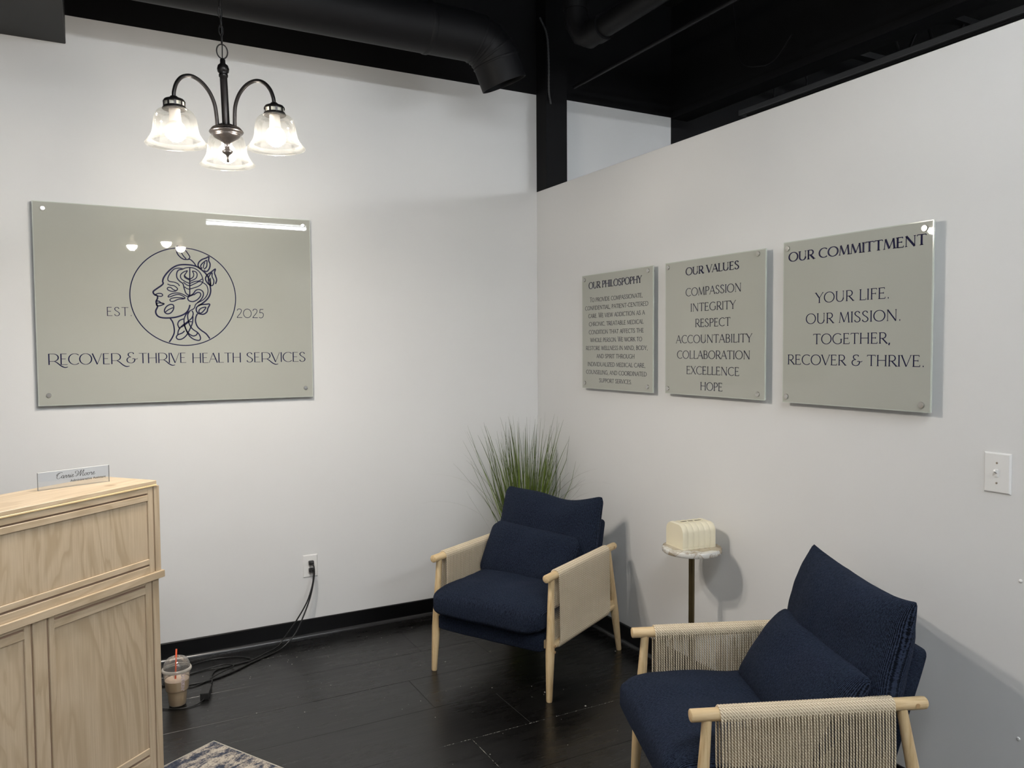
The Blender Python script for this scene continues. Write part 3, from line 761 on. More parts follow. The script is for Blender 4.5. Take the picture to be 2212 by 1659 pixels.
for i in range(46):
    if zc > CEIL - z0 - 0.02: break
    P = []
    for a in range(14):
        t = 2 * PI * a / 14
        lx, lz = 0.0065 * math.cos(t), 0.017 * math.sin(t)
        P.append((lx, 0, zc + 0.010 + lz) if i % 2 else (0, lx, zc + 0.010 + lz))
    MB().tube(P, 0.0017, 6, closed=True).build('chain_link', M['bronze'], ch, smooth=True)
    zc += 0.028
P = [(0.003 * math.sin(i * 0.9), 0.003 * math.cos(i * 0.7), 0.237 + i * 0.05) for i in range(26)]
MB().tube(P, 0.0018, 6).build('power_wire', M['cord'], ch, smooth=True)
MB().lathe([(0.0, 1.47), (0.02, 1.47), (0.055, 1.49), (0.06, 1.52), (0.0, 1.52)], 24).build('ceiling_canopy', M['bronze'], ch, smooth=True)
AR = 0.168
fwd = math.atan2(2.661, 0.399)
for k in range(3):
    a = fwd + k * 2 * PI / 3
    d = Vector((math.cos(a), math.sin(a), 0))
    prof = bezier_pts([(0.030, 0, 0.012), (0.031, 0, 0.045), (0.036, 0, 0.085), (0.052, 0, 0.120), (0.078, 0, 0.145), (0.108, 0, 0.155), (0.136, 0, 0.147), (0.156, 0, 0.125), (0.166, 0, 0.098), (0.168, 0, 0.078)], 6)
    MB().tube([(d.x * p.x, d.y * p.x, p.z) for p in prof], 0.0060, 12).build('arm', M['bronze'], ch, smooth=True)
    c = (d.x * AR, d.y * AR, 0)
    cupm = MB().lathe([(0.0, 0.083), (0.010, 0.081), (0.013, 0.077), (0.028, 0.071), (0.032, 0.065), (0.032, 0.0615)], 28, c)
    cupm.lathe([(0.031, 0.051), (0.0335, 0.047), (0.0355, 0.043), (0.033, 0.041), (0.0, 0.044)][::-1], 28, c)
    fit = cupm.build('socket_cup', M['bronze'], ch, smooth=True)
    vb = MB()
    for q in range(10):
        b = 2 * PI * (q + 0.5) / 10
        P = []
        for bb in (b - 0.10, b + 0.10):
            for zz in (0.047, 0.063): P.append((c[0] + 0.0318 * math.cos(bb), c[1] + 0.0318 * math.sin(bb), zz))
        vb.add(P, [(0, 2, 3, 1)])
    vb.build('cup_band', M['bronze'], fit)
    MB().lathe([(0.0285, 0.045), (0.0285, 0.066)], 20, c).build('cup_liner', M['vent'], fit, smooth=True)
    # lamp
    lb = MB().lathe([(0.0, 0.058), (0.016, 0.058), (0.0165, 0.02), (0.0175, 0.006), (0.0175, 0.002)][::-1], 24, c).build('bulb_collar', M['bulbbase'], ch, smooth=True)
    MB().lathe([(0.0300, -0.024), (0.0295, -0.016), (0.025, -0.004), (0.0175, 0.004)], 24, c).build('bulb_shell', M['bulbbase'], lb, smooth=True)
    MB().lathe([(0.0, -0.055), (0.012, -0.053), (0.023, -0.044), (0.0290, -0.032), (0.0300, -0.024)], 24, c).build('bulb', M['bulb'], lb, smooth=True)
    # bell glass
    pr = [(0.029, 0.043), (0.039, 0.041), (0.051, 0.034), (0.0595, 0.019), (0.063, 0.001), (0.0645, -0.016), (0.068, -0.030), (0.074, -0.042), (0.079, -0.049), (0.082, -0.055), (0.0885, -0.060), (0.089, -0.0625), (0.085, -0.0615), (0.0785, -0.056), (0.072, -0.047)]
    pr = [(p.x, p.y) for p in bezier_pts([(r, z, 0) for r, z in pr], 3)]
    MB().lathe(pr[::-1], 40, c).build('glass_shade', M['shade'], ch, smooth=True)

# ================================================================== WALL SIGNS
def sign(name, label, plane, a0, a1, zb, zt, off, bolts):
    """plane 'L': on left wall (a = x); 'R': on right wall (a = y, a0 nearer the corner).  off = standoff"""
    th = 0.008
    if plane == 'L': e = empty(name, ((a0 + a1) / 2, -off, (zb + zt) / 2))
    else: e = empty(name, (-off, (a0 + a1) / 2, (zb + zt) / 2))
    tag(e, label, 'sign', 'glass wall signs')
    w, h = abs(a1 - a0) / 2, (zt - zb) / 2
    # local u to the right as seen, v up, n toward the room
    if plane == 'L': P = lambda u, v, n: (u, -n, v)
    else: P = lambda u, v, n: (-n, -u, v)
    mb = MB()
    def slab(u0, u1, v0, v1, n0, n1, mi_front, mi_side, out):
        vs = [P(u0, v0, n0), P(u1, v0, n0), P(u1, v1, n0), P(u0, v1, n0), P(u0, v0, n1), P(u1, v0, n1), P(u1, v1, n1), P(u0, v1, n1)]
        out.add(vs, [(4, 5, 6, 7)], mi=mi_front)
        out.add(vs, [(0, 3, 2, 1), (0, 1, 5, 4), (1, 2, 6, 5), (2, 3, 7, 6), (3, 0, 4, 7)], mi=mi_side)
    slab(-w, w, -h, h, -th, -0.0008, 1, 1, mb)
    mb.build('acrylic_edge', [M['sign'], M['signedge']], e, bevel=0.0012, seg=1)
    mb = MB(); slab(-w + 0.0035, w - 0.0035, -h + 0.0035, h - 0.0035, -0.001, 0.0, 0, 0, mb)
    mb.build('panel', M['sign'], e)
    for (bu, bv) in bolts:
        b = MB()
        def rg(r, n): return [P(bu + r * math.cos(2 * PI * j / 24), bv + r * math.sin(2 * PI * j / 24), n) for j in range(24)]
        R0 = [rg(0.0075, -off + 0.0005), rg(0.0075, -th), rg(0.0105, -0.0), rg(0.0105, 0.003), rg(0.0095, 0.005), rg(0.003, 0.0052)]
        loft(b, R0, True, True)
        b.build('standoff_bolt', M['steel'], e, auto=0.6)
    return e, P


def line(e, P, text, u0, u1, v, cap, G=None, thick=0.12, hair=0.045, serif=0.06, lig=0.0, name='lettering'):
    mb = MB()
    text_mesh(mb, text, G or GS, u0, u1, v, cap, thick, hair, lambda u, w: P(u, w, 0.0004), serif, lig)
    return mb.build(name, M['ink'], e)


cx, cz = -1.9763, 1.7188
e, P = sign('logo_sign', 'large grey-green glass sign with a line-drawn head in a circle, on the left wall', 'L', -2.5868, -1.3658, 1.2645, 2.173, 0.034,
            [(-2.5457 - cx, 2.1405 - cz), (-1.4042 - cx, 2.1405 - cz), (-2.5455 - cx, 1.3115 - cz), (-1.4038 - cx, 1.3110 - cz)])
for s, a, b, v, c in (('RECOVER', -2.5475, -2.2490, 1.4475, 0.050), ('&', -2.2330, -2.1860, 1.4515, 0.049), ('THRIVE', -2.1795, -1.9690, 1.4495, 0.048), ('HEALTH', -1.9480, -1.7165, 1.4475, 0.048), ('SERVICES', -1.6960, -1.3990, 1.4470, 0.049)):
    line(e, P, s, a - cx, b - cx, v - cz, c, GD, 0.105, 0.042, 0.0, -0.03, 'name_lettering')
line(e, P, 'EST.', -2.3085 - cx, -2.2000 - cx, 1.6697 - cz, 0.0405, GD, 0.085, 0.055, 0.0, 0.06, 'date_lettering')
line(e, P, '2025', -1.7375 - cx, -1.6025 - cx, 1.6680 - cz, 0.0440, GD, 0.065, 0.065, 0.0, 0.0, 'date_lettering')
mb = MB()
ribbon(mb, arc(-1.9735 - cx, 1.7650 - cz, 0.2345, 0.2325, 0, 360, 120), lambda a, b, c: 0.0048, lambda u, v: P(u, v, 0.0004))
mb.build('emblem_circle', M['ink'], e)
mb = MB()
for w, pts in LOGO:
    q = [((x * 1e-4 - 1.974 - cx), (z * 1e-4 + 1.722 - cz)) for x, z in pts]
    q = [(p.x, p.y) for p in bezier_pts([(a, b, 0) for a, b in q], 5)]
    wd = w * 0.00079
    ribbon(mb, q, lambda a, b, c: wd, lambda u, v: P(u, v, 0.0004))
mb.build('emblem_head', M['ink'], e)

K = 1 - 0.034 / 2.372
ky = lambda y: -4.091 + (y + 4.091) * K
kz = lambda z: 1.509 + (z - 1.509) * K
SIGNS = [
    ('leftmost small glass sign on the right wall, headed OUR PHILOSPOPHY, with eleven lines of text', -0.489, -1.103, 1.2885, 1.899,
     [('OUR PHILOSPOPHY', -0.554, -1.015, 1.824, 0.035), ('To provide compassionate,', -0.565, -1.023, 1.753, 0.0205), ('confidential, patient-centered', -0.519, -1.067, 1.7105, 0.0205),
      ('care. We view addiction as a', -0.550, -1.040, 1.668, 0.0205), ('CHRONIC, TREATABLE MEDICAL', -0.556, -1.030, 1.6245, 0.0205), ('CONDITION THAT AFFECTS THE', -0.555, -1.032, 1.5815, 0.0205),
      ('whole person. We work to', -0.569, -1.019, 1.539, 0.0205), ('RESTORE WELLNESS IN MIND, BODY,', -0.527, -1.063, 1.496, 0.0205), ('AND SPIRIT THROUGH', -0.628, -0.959, 1.4535, 0.0205),
      ('INDIVIDUALIZED MEDICAL CARE,', -0.543, -1.045, 1.410, 0.0205), ('COUNSELING, AND COORDINATED', -0.528, -1.055, 1.3675, 0.0205), ('SUPPORT SERVICES.', -0.651, -0.937, 1.325, 0.0205)],
     [(-0.515, 1.875), (-1.066, 1.877), (-0.516, 1.317), (-1.063, 1.317)]),
    ('middle of the three small glass signs on the right wall, headed OUR VALUES', -1.194, -1.812, 1.292, 1.899,
     [('OUR VALUES', -1.336, -1.668, 1.831, 0.034), ('COMPASSION', -1.336, -1.681, 1.737, 0.0355), ('INTEGRITY', -1.369, -1.649, 1.667, 0.0355), ('RESPECT', -1.400, -1.619, 1.597, 0.0355),
      ('ACCOUNTABILITY', -1.272, -1.743, 1.5265, 0.0355), ('COLLABORATION', -1.278, -1.733, 1.4565, 0.0355), ('EXCELLENCE', -1.342, -1.673, 1.387, 0.0355), ('HOPE', -1.435, -1.575, 1.318, 0.0355)],
     [(-1.215, 1.877), (-1.772, 1.881), (-1.214, 1.316), (-1.775, 1.316)]),
    ('rightmost small glass sign on the right wall, headed OUR COMMITTMENT, nearest the light switch', -1.9025, -2.5165, 1.291, 1.9095,
     [('OUR COMMITTMENT', -1.928, -2.493, 1.833, 0.0345), ('YOUR LIFE.', -2.057, -2.364, 1.668, 0.038), ('OUR MISSION.', -2.013, -2.408, 1.592, 0.038), ('TOGETHER,', -2.048, -2.371, 1.516, 0.038), ('RECOVER & THRIVE.', -1.927, -2.494, 1.439, 0.038)],
     [(-1.924, 1.884), (-2.487, 1.885), (-1.924, 1.315), (-2.485, 1.315)])]
for lab, y0, y1, zb, zt, lines, bolts in SIGNS:
    y0, y1, zb, zt = ky(y0), ky(y1), kz(zb), kz(zt)
    yc, zc_ = (y0 + y1) / 2, (zb + zt) / 2
    e, P = sign('text_sign', lab, 'R', y0, y1, zb, zt, 0.034, [(yc - ky(b[0]), kz(b[1]) - zc_) for b in bolts])
    for i, (s, a, b, v, c) in enumerate(lines):
        if i == 0: line(e, P, s, yc - ky(a), yc - ky(b), kz(v) - zc_, c * K, GS, 0.215, 0.085, 0.07, 0.02, 'heading_lettering')
        else: line(e, P, s, yc - ky(a), yc - ky(b), kz(v) - zc_, c * K, GS, 0.125 if c > 0.03 else 0.14, 0.062 if c > 0.03 else 0.085, 0.05, 0.03)

# ================================================================== ARMCHAIRS
def cushion(name, w, d, t, parent, nu=40, nv=32, power=2.4, edge=0.42, pinch=0.05, seed=0, wr=0.006, mat=None, sag=None, corner=0.0, box=0.0):
    """soft pillow in local XY (w, d), thickness t along Z; UV in metres.  box>0 keeps an upright side band"""
    mb = MB(); top = {}; vs = []
    def P(i, j, sgn):
        u = -1 + 2 * i / nu; v = -1 + 2 * j / nv
        uu = math.copysign(1 - (1 - abs(u)) ** 1.5, u); vv = math.copysign(1 - (1 - abs(v)) ** 1.5, v)
        px = w / 2 * uu * (1 - pinch * (1 - vv * vv)); py = d / 2 * vv * (1 - pinch * (1 - uu * uu))
        rc = corner
        if rc:
            ex = max(0, abs(px) - (w / 2 - rc)); ey = max(0, abs(py) - (d / 2 - rc))
            if ex > 0 and ey > 0:
                l = math.hypot(ex, ey); s = max(ex, ey) / l
                px = math.copysign(w / 2 - rc + ex * s, px); py = math.copysign(d / 2 - rc + ey * s, py)
        h = ((1 - abs(uu) ** power) * (1 - abs(vv) ** power))
        h = max(h, 0) ** edge
        nz = noise.noise(Vector((px * 7 + seed * 3.1, py * 7, seed))) * wr * 2 + noise.noise(Vector((px * 22, py * 22 + seed, seed + 5))) * wr * 0.5
        z = sgn * (box / 2 + (t - box) / 2 * h) + nz * (0.35 + 0.65 * h)
        if sag: px, py, z = sag(px, py, z, uu, vv)
        return (px, py, z)
    n1 = nu + 1
    topi = [[0] * (nv + 1) for _ in range(n1)]; boti = [[0] * (nv + 1) for _ in range(n1)]
    for i in range(n1):
        for j in range(nv + 1):
            topi[i][j] = len(vs); vs.append(P(i, j, 1))
    for i in range(n1):
        for j in range(nv + 1):
            if (i in (0, nu) or j in (0, nv)) and box == 0: boti[i][j] = topi[i][j]
            else: boti[i][j] = len(vs); vs.append(P(i, j, -1))
    fs = []; uvs = []
    def uv(k): return (vs[k][0], vs[k][1])
    for i in range(nu):
        for j in range(nv):
            f = (topi[i][j], topi[i + 1][j], topi[i + 1][j + 1], topi[i][j + 1]); fs.append(f); uvs.append([uv(q) for q in f])
            f = (boti[i][j], boti[i][j + 1], boti[i + 1][j + 1], boti[i + 1][j]); fs.append(f); uvs.append([uv(q) for q in f])
    if box:
        loop = [(i, 0) for i in range(nu)] + [(nu, j) for j in range(nv)] + [(i, nv) for i in range(nu, 0, -1)] + [(0, j) for j in range(nv, 0, -1)]
        acc = 0
        for a, b in zip(loop, loop[1:] + loop[:1]):
            f = (topi[a[0]][a[1]], boti[a[0]][a[1]], boti[b[0]][b[1]], topi[b[0]][b[1]])
            l = (Vector(vs[f[0]]) - Vector(vs[f[3]])).length
            fs.append(f); uvs.append([(acc, box), (acc, 0), (acc + l, 0), (acc + l, box)]); acc += l
    mb.add(vs, fs, uvs)
    return mb.build(name, mat or M['fab'], parent, smooth=True)


def make_chair(name, label, pose, seed, tweak):
    x, y, th = pose
    e = empty(name, (x, y, 0), th); tag(e, label, 'armchair', 'navy armchairs with corded wooden arms')
    AH, AZ, AY0, AL = 0.3045, 0.531, -0.010, 0.666
    for s in (-1, 1):
        # front leg
        P = [Vector((s * 0.312, 0.0, 0.0)).lerp(Vector((s * AH, 0.036, AZ - 0.012)), t) for t in (0, 0.01, 0.2, 0.38, 0.5, 0.7, 0.9, 1)]
        MB().tube(P, [0.0115, 0.013, 0.0165, 0.0195, 0.0190, 0.0165, 0.0140, 0.0135], 20).build('leg', M['wood'], e, auto=0.8)
        P = [Vector((s * 0.315, 0.687, 0.0)).lerp(Vector((s * AH, 0.585, AZ - 0.012)), t) for t in (0, 0.01, 0.2, 0.38, 0.5, 0.7, 0.9, 1)]
        MB().tube(P, [0.0115, 0.013, 0.0165, 0.0195, 0.0190, 0.0170, 0.0150, 0.0145], 20).build('leg', M['wood'], e, auto=0.8)
        # arm rod
        P = [(s * AH, AY0, AZ), (s * AH, AY0 + 0.002, AZ), (s * AH, AY0 + AL - 0.012, AZ), (s * AH, AY0 + AL - 0.004, AZ), (s * AH, AY0 + AL, AZ)]
        arm = MB().tube(P, [0.0155, 0.0175, 0.0175, 0.0165, 0.0125], 24).build('arm', M['woody'], e, auto=0.8)
        MB().tube([(s * (AH + 0.0165), AY0 + AL - 0.035, AZ), (s * (AH + 0.0182), AY0 + AL - 0.035, AZ)], 0.0065, 14).build('peg', M['peg'], arm)
        # lower rail
        rail = MB().tube([(s * 0.309, 0.018, 0.232), (s * 0.309, 0.645, 0.238)], 0.0150, 16).build('side_rail', M['woody'], e, auto=0.8)
        blk = MB().box(s * 0.309 - 0.010, s * 0.309 + 0.010, 0.555, 0.655, 0.222, 0.268); blk.build('rail_block', M['woody'], rail, bevel=0.004)
        for zz in (0.212, 0.238): MB().tube([(s * 0.327, 0.020, zz), (s * 0.331, 0.020, zz)], 0.006, 12).build('peg', M['peg'], rail)
        # cords: closed loops over the arm and the rail
        cords = MB(); n = 58; zr = 0.235
        for i in range(n):
            yy = 0.070 + (0.552 - 0.070) * i / (n - 1) + random.uniform(-0.0006, 0.0006)
            P = []; rad = []
            Rt, Rb = 0.0175 + 0.0032, 0.0150 + 0.0034
            for a in range(7):
                t = PI * a / 6; P.append((s * AH + Rt * math.cos(t), yy, AZ + Rt * math.sin(t)))
                rad.append(0.0041 if 0 < a < 6 else 0.0034)
            P.append((s * AH - Rt + 0.0003, yy, AZ - 0.03)); rad.append(0.0028)
            for tt in (0.33, 0.66): P.append((s * (AH + 0.0045 * tt) - Rt * (1 - tt) - Rb * tt, yy + random.uniform(-0.0004, 0.0004), AZ - 0.03 + (zr + 0.02 - AZ + 0.03) * tt)); rad.append(0.0028)
            P.append((s * 0.309 - Rb, yy, zr + 0.012)); rad.append(0.0030)
            for a in range(5):
                t = PI + PI * a / 4; P.append((s * 0.309 + Rb * math.cos(t), yy, zr + Rb * math.sin(t)))
                rad.append(0.0041 if 0 < a < 4 else 0.0034)
            P.append((s * 0.309 + Rb, yy + 0.0040, zr + 0.012)); rad.append(0.0030)
            for tt in (0.66, 0.33): P.append((s * (AH + 0.0045 * tt) + Rt * (1 - tt) + Rb * tt, yy + 0.0035, AZ - 0.03 + (zr + 0.02 - AZ + 0.03) * tt)); rad.append(0.0028)
            P.append((s * AH + Rt - 0.0003, yy + 0.0018, AZ - 0.03)); rad.append(0.0028)
            cords.tube(P, rad, 6, closed=True)
            if i < n - 1:      # second layer of cord between the strands on the rod and the rail
                y2 = yy + 0.00423
                cords.tube([(s * AH + (Rt - 0.0004) * math.cos(t), y2, AZ + (Rt - 0.0004) * math.sin(t)) for t in [PI * (-0.22 + 1.44 * q / 8) for q in range(9)]], 0.0038, 6)
                cords.tube([(s * 0.309 + (Rb - 0.0004) * math.cos(t), y2, zr + (Rb - 0.0004) * math.sin(t)) for t in [PI * (0.78 + 1.44 * q / 6) for q in range(7)]], 0.0038, 6)
        co = cords.build('cord_panel', M['rope'], e, smooth=True); co['kind'] = 'stuff'
    # front and back stretchers under the upholstery
    MB().box(-0.30, 0.30, 0.010, 0.034, 0.222, 0.258).build('front_rail', M['wood'], e, bevel=0.004)
    MB().box(-0.30, 0.30, 0.600, 0.626, 0.222, 0.262).build('back_rail', M['wood'], e, bevel=0.004)
    # upholstered seat base
    sb = cushion('seat_base', 0.562, 0.58, 0.080, e, 30, 30, 8, 0.4, 0.0, seed + 1, 0.002, corner=0.02, box=0.050)
    sb.location = (0, 0.275, 0.240)
    # seat cushion
    def seat_sag(px, py, z, u, v):
        if z > 0: z += 0.012 * (1 - u * u) * (1 - v * v) - 0.010 * math.exp(-((px - 0.02) ** 2 + (py - 0.02) ** 2) / 0.02)
        fr = max(0, -v - 0.55) / 0.45
        z -= 0.012 * fr * fr
        return px, py, z
    sc = cushion('seat_cushion', 0.580, 0.600, 0.158, e, 44, 44, 5, 0.50, 0.0, seed, 0.0035, sag=seat_sag, corner=0.06, box=0.048)
    sc.location = (0, 0.232, 0.345); sc.rotation_euler = (math.radians(-1.5), 0, 0)
    # back shell: upholstered board, reclined
    sh = cushion('back_shell', 0.462, 0.46, 0.062, e, 24, 24, 8, 0.4, 0.0, seed + 2, 0.0015, corner=0.022, box=0.042)
    sh.rotation_euler = (math.radians(73), 0, 0); sh.location = (0, 0.622, 0.428)
    # back pillow
    def back_sag(px, py, z, u, v):
        top = max(0, v)
        py -= tweak['sag'] * top * math.exp(-((u - tweak['su']) / 0.45) ** 2)
        py += tweak['ear'] * (max(0, v) ** 4) * (abs(u) ** 5)
        z += 0.012 * math.sin(u * 3 + seed) * v * v
        return px, py, z
    bc = cushion('back_cushion', tweak.get('bw', 0.565), 0.44, 0.19, e, 44, 36, 3.0, 0.50, 0.012, seed + 3, 0.008, sag=back_sag, corner=tweak.get('bc', 0.035))
    bc.location = tweak['bl']; bc.rotation_euler = tweak['br']
    lc = cushion('lumbar_cushion', tweak.get('lw', 0.51), 0.285, 0.175, e, 40, 28, 2.8, 0.50, 0.015, seed + 4, 0.006, corner=tweak.get('lc', 0.02))
    lc.location = tweak['ll']; lc.rotation_euler = tweak['lr']
    return e


rad_ = math.radians
make_chair('armchair', 'navy armchair with corded arms in the corner, in front of the grass plant', (-0.8438, -1.0062, -1.0671), 2.0,
           dict(sag=0.030, su=0.35, ear=0.012, bl=(-0.012, 0.545, 0.565), br=(rad_(76), 0, 0), ll=(-0.032, 0.395, 0.490), lr=(rad_(62), rad_(4.5), 0), lw=0.50, lc=0.055))
make_chair('armchair', 'navy armchair with corded arms in the right foreground, nearest the camera', (-0.8734, -2.2415, -1.9618), 7.0,
           dict(sag=0.000, su=0.0, ear=0.016, bl=(0.006, 0.570, 0.590), br=(rad_(78), rad_(1.5), 0), ll=(0.035, 0.420, 0.495), lr=(rad_(56), rad_(3), 0), bw=0.590, bc=0.012, lw=0.53))

# ================================================================== SIDE TABLE + TISSUE BOX
TX, TY, TZ = -0.157, -1.5623, 0.666
tb = empty('side_table', (TX, TY, 0)); tag(tb, 'small round onyx-topped side table on a thin dark brass pole, between the armchairs', 'side table')
random.seed(3)
mb = MB(); n = 72; vs = []; rg = []
def wob(a, s): return 0.124 + 0.0016 * noise.noise(Vector((math.cos(a) * 3, math.sin(a) * 3, s))) + 0.0012 * noise.noise(Vector((math.cos(a) * 11, math.sin(a) * 11, s)))
prof = [(0.0, -0.022), (0.97, -0.022), (0.995, -0.018), (1.0, -0.010), (0.995, -0.003), (0.975, 0.0), (0.0, 0.0)]
rings = []
for r, z in prof:
    if r == 0: rings.append([(0, 0, TZ + z)] * n)
    else: rings.append([(wob(2 * PI * j / n, z * 60) * r * math.cos(2 * PI * j / n), wob(2 * PI * j / n, z * 60) * r * math.sin(2 * PI * j / n), TZ + z) for j in range(n)])
loft(mb, rings); top = mb.build('tabletop', M['onyx'], tb, auto=0.7)
MB().lathe([(0.0, TZ - 0.030), (0.05, TZ - 0.030), (0.05, TZ - 0.0225), (0.0, TZ - 0.0225)], 28).build('top_plate', M['brass'], tb, smooth=False)
MB().tube([(0, 0, 0.012), (0, 0, TZ - 0.028)], 0.0125, 24).build('pole', M['brass'], tb, auto=0.7)
MB().lathe([(0.0, 0.0), (0.105, 0.0), (0.108, 0.003), (0.105, 0.009), (0.02, 0.014), (0.0, 0.014)], 40).build('base_disc', M['brass'], tb, auto=0.7)
TL, TW, THt = 0.163, 0.128, 0.104
bx = empty('tissue_box', (-0.150, -1.5475, TZ + 0.0004), math.atan2(-0.019, 0.172))
tag(bx, 'cream ribbed tissue box with a slot on top, standing on the round side table', 'tissue box')
def arch(wf, hf, zbase=0.0):
    """cross-section in local YZ: flat sides, rounded shoulders"""
    w, h, r = TW / 2 * wf, THt * hf, 0.036 * hf
    P = [(-w, zbase)]
    for i in range(9): t = PI - PI / 2 * i / 8; P.append((-w + r + r * math.cos(t), h - r + r * math.sin(t)))
    for i in range(9): t = PI / 2 - PI / 2 * i / 8; P.append((w - r + r * math.cos(t), h - r + r * math.sin(t)))
    P.append((w, zbase)); return P
rings = []
NR = 6; sub = 8
for i in range(NR * sub + 1):
    t = i / sub; fr = t - math.floor(t)
    bulge = math.sin(PI * fr) ** 0.6 if 0 < fr < 1 else 0.0
    s = 0.955 + 0.045 * bulge
    if i == 0 or i == NR * sub: s = 0.965
    rings.append([(-TL / 2 + TL * i / (NR * sub), p[0] * s, 0.010 + (p[1] - 0.010) * (0.975 + 0.025 * bulge) if p[1] > 0.01 else 0.010) for p in arch(1, 1, 0.010)])
mb = MB(); loft(mb, rings, True, True); mb.build('cover', M['cream'], bx, auto=0.8)
rings = []
for i in range(NR * sub + 1):
    t = i / sub; fr = t - math.floor(t)
    bulge = math.sin(PI * fr) ** 0.6 if 0 < fr < 1 else 0.0
    s = (0.962 + 0.045 * bulge) * TW / 2
    xx = -TL / 2 - 0.0005 + (TL + 0.001) * i / (NR * sub)
    rings.append([(xx, -s, 0), (xx, s, 0), (xx, s, 0.0095), (xx, -s, 0.0095)])
mb = MB(); loft(mb, rings, True, True); mb.build('base', M['cream'], bx, auto=0.8)
mb = MB(); P = []
for i in range(24):
    a = 2 * PI * i / 24; P.append((0.046 * (1 if math.cos(a) > 0 else -1) + 0.010 * math.cos(a), 0.0105 * math.sin(a), THt + 0.0006))
mb.tube(P, 0.0018, 6, closed=True); mb.build('slot_rim', M['cream'], bx, smooth=True)
mb = MB(); mb.add([(0.044 * (1 if math.cos(2 * PI * i / 24) > 0 else -1) + 0.009 * math.cos(2 * PI * i / 24), 0.0065 * math.sin(2 * PI * i / 24), THt + 0.0008) for i in range(24)], [tuple(range(24))]); mb.build('slot', M['slot'], bx)
for xx in (-0.018, 0.014): MB().box(xx - 0.003, xx + 0.003, -0.008, 0.008, THt + 0.0002, THt + 0.0014).build('slot_bridge', M['cream'], bx)

# ================================================================== PLANT
pl = empty('grass_plant', (-0.215, -0.225, 0)); tag(pl, 'tall artificial grass plant with thin arching blades in the corner behind the armchair', 'plant')
MB().lathe([(0.0, 0.0), (0.075, 0.0), (0.08, 0.01), (0.10, 0.19), (0.105, 0.2), (0.097, 0.2), (0.092, 0.18), (0.0, 0.18)], 32).build('pot', M['pot'], pl, auto=0.7)
random.seed(21)
mb = MB(); tints = []
def blade(base, az, lean, L, w, curl, twist=0.0, tint=0.5, nseg=11):
    d = Vector((math.cos(az), math.sin(az), 0)); side = Vector((-d.y, d.x, 0))
    p = Vector(base); a = lean
    vs = []
    for i in range(nseg + 1):
        t = i / nseg
        ww = w * (1 - t) ** 0.75 * (0.55 + 0.45 * min(1, t * 5)) + 0.0006
        sd = (side * math.cos(twist * t) + d * math.sin(twist * t))
        vs += [p - sd * ww / 2, p + sd * ww / 2]
        p = p + (d * math.sin(a) + Vector((0, 0, 1)) * math.cos(a)) * (L / nseg)
        p.x = min(p.x, 0.205); p.y = min(p.y, 0.215)
        lx = (p.x + 0.6288) * 0.4833 - (p.y + 0.7812) * 0.8755; ly = (p.x + 0.6288) * 0.8755 + (p.y + 0.7812) * 0.4833
        lim = 0.75 if p.z < 0.66 else 0.70
        if abs(lx) < 0.34 and ly < lim and p.z < 0.80:
            p = p + Vector((0.8755, 0.4833, 0)) * (lim - ly)
        a += curl / nseg * (0.4 + 1.4 * t)
    fs = [(2 * i, 2 * i + 1, 2 * i + 3, 2 * i + 2) for i in range(nseg)]
    mb.add(vs, fs)
    for i in range(nseg + 1):
        v = tint * (1.0 - 0.75 * (i / nseg) ** 1.5); tints.extend([v, v])
for i in range(360):
    az = random.uniform(0, 2 * PI); rr_ = random.uniform(0, 0.06)
    big = random.random() < 0.55
    lean = abs(random.gauss(0.0, 0.15)) + 0.01
    L = random.uniform(0.52, 0.98) if not random.random() < 0.2 else random.uniform(0.35, 0.6)
    blade((math.cos(az) * rr_, math.sin(az) * rr_, 0.17), az + random.uniform(-1.1, 1.1), lean, L, random.uniform(0.008, 0.0135) if big else random.uniform(0.0045, 0.007), random.uniform(-0.05, 0.35), random.uniform(-2.5, 2.5), random.uniform(0.35, 1.0))
for i in range(36):      # long arching strays
    az = random.uniform(0, 2 * PI)
    blade((0, 0, 0.17), az, random.uniform(0.15, 0.40), random.uniform(0.7, 1.0), 0.004, random.uniform(0.5, 1.5), 0.5, random.uniform(0.25, 0.6), 16)
me = mb.mesh('blades')
at = me.attributes.new('tint', 'FLOAT', 'POINT')
for i, v in enumerate(tints): at.data[i].value = v
bl_o = link('blades', me, M['leafmat'], pl, True); bl_o['kind'] = 'stuff'

# ================================================================== RECEPTION DESK
ang = math.atan2(0.65210826, 0.75812586)
dk = empty('reception_desk', (-2.1916, -1.2073, 0), ang)
tag(dk, 'pale oak laminate reception desk with framed panels and a raised counter top, on the left', 'desk')
DEPTH_U, DEPTH_L, LEN = 0.245, 0.62, 1.75
def piece(name, s0, s1, z0, z1, y0=0.0, y1=0.02, mat='lam', bev=0.0012, y=None):
    """s measured leftwards from the right front corner"""
    return MB().box(-s1, -s0, y0, y1, z0, z1).build(name, M[mat], dk, bevel=bev, seg=1)
# carcasses (set back, brown in the grooves)
piece('upper_body', 0.0, LEN, 0.762, 1.054, 0.006, DEPTH_U, 'lamgroove')
piece('lower_body', 0.012, LEN, 0.011, 0.738, 0.006, DEPTH_L, 'lamgroove')
piece('side_panel', -0.012, 0.003, 0.762, 1.052, 0.004, DEPTH_U, 'lam')
piece('side_panel', 0.0, 0.014, 0.011, 0.738, 0.004, DEPTH_L, 'lam')
# counter top, two layers
piece('countertop', 0.0, LEN, 1.0585, 1.0715, -0.0015, DEPTH_U + 0.006, 'lamtop')
piece('edge_band', 0.0, LEN, 1.0525, 1.0585, -0.0030, DEPTH_U + 0.004, 'lamedge')
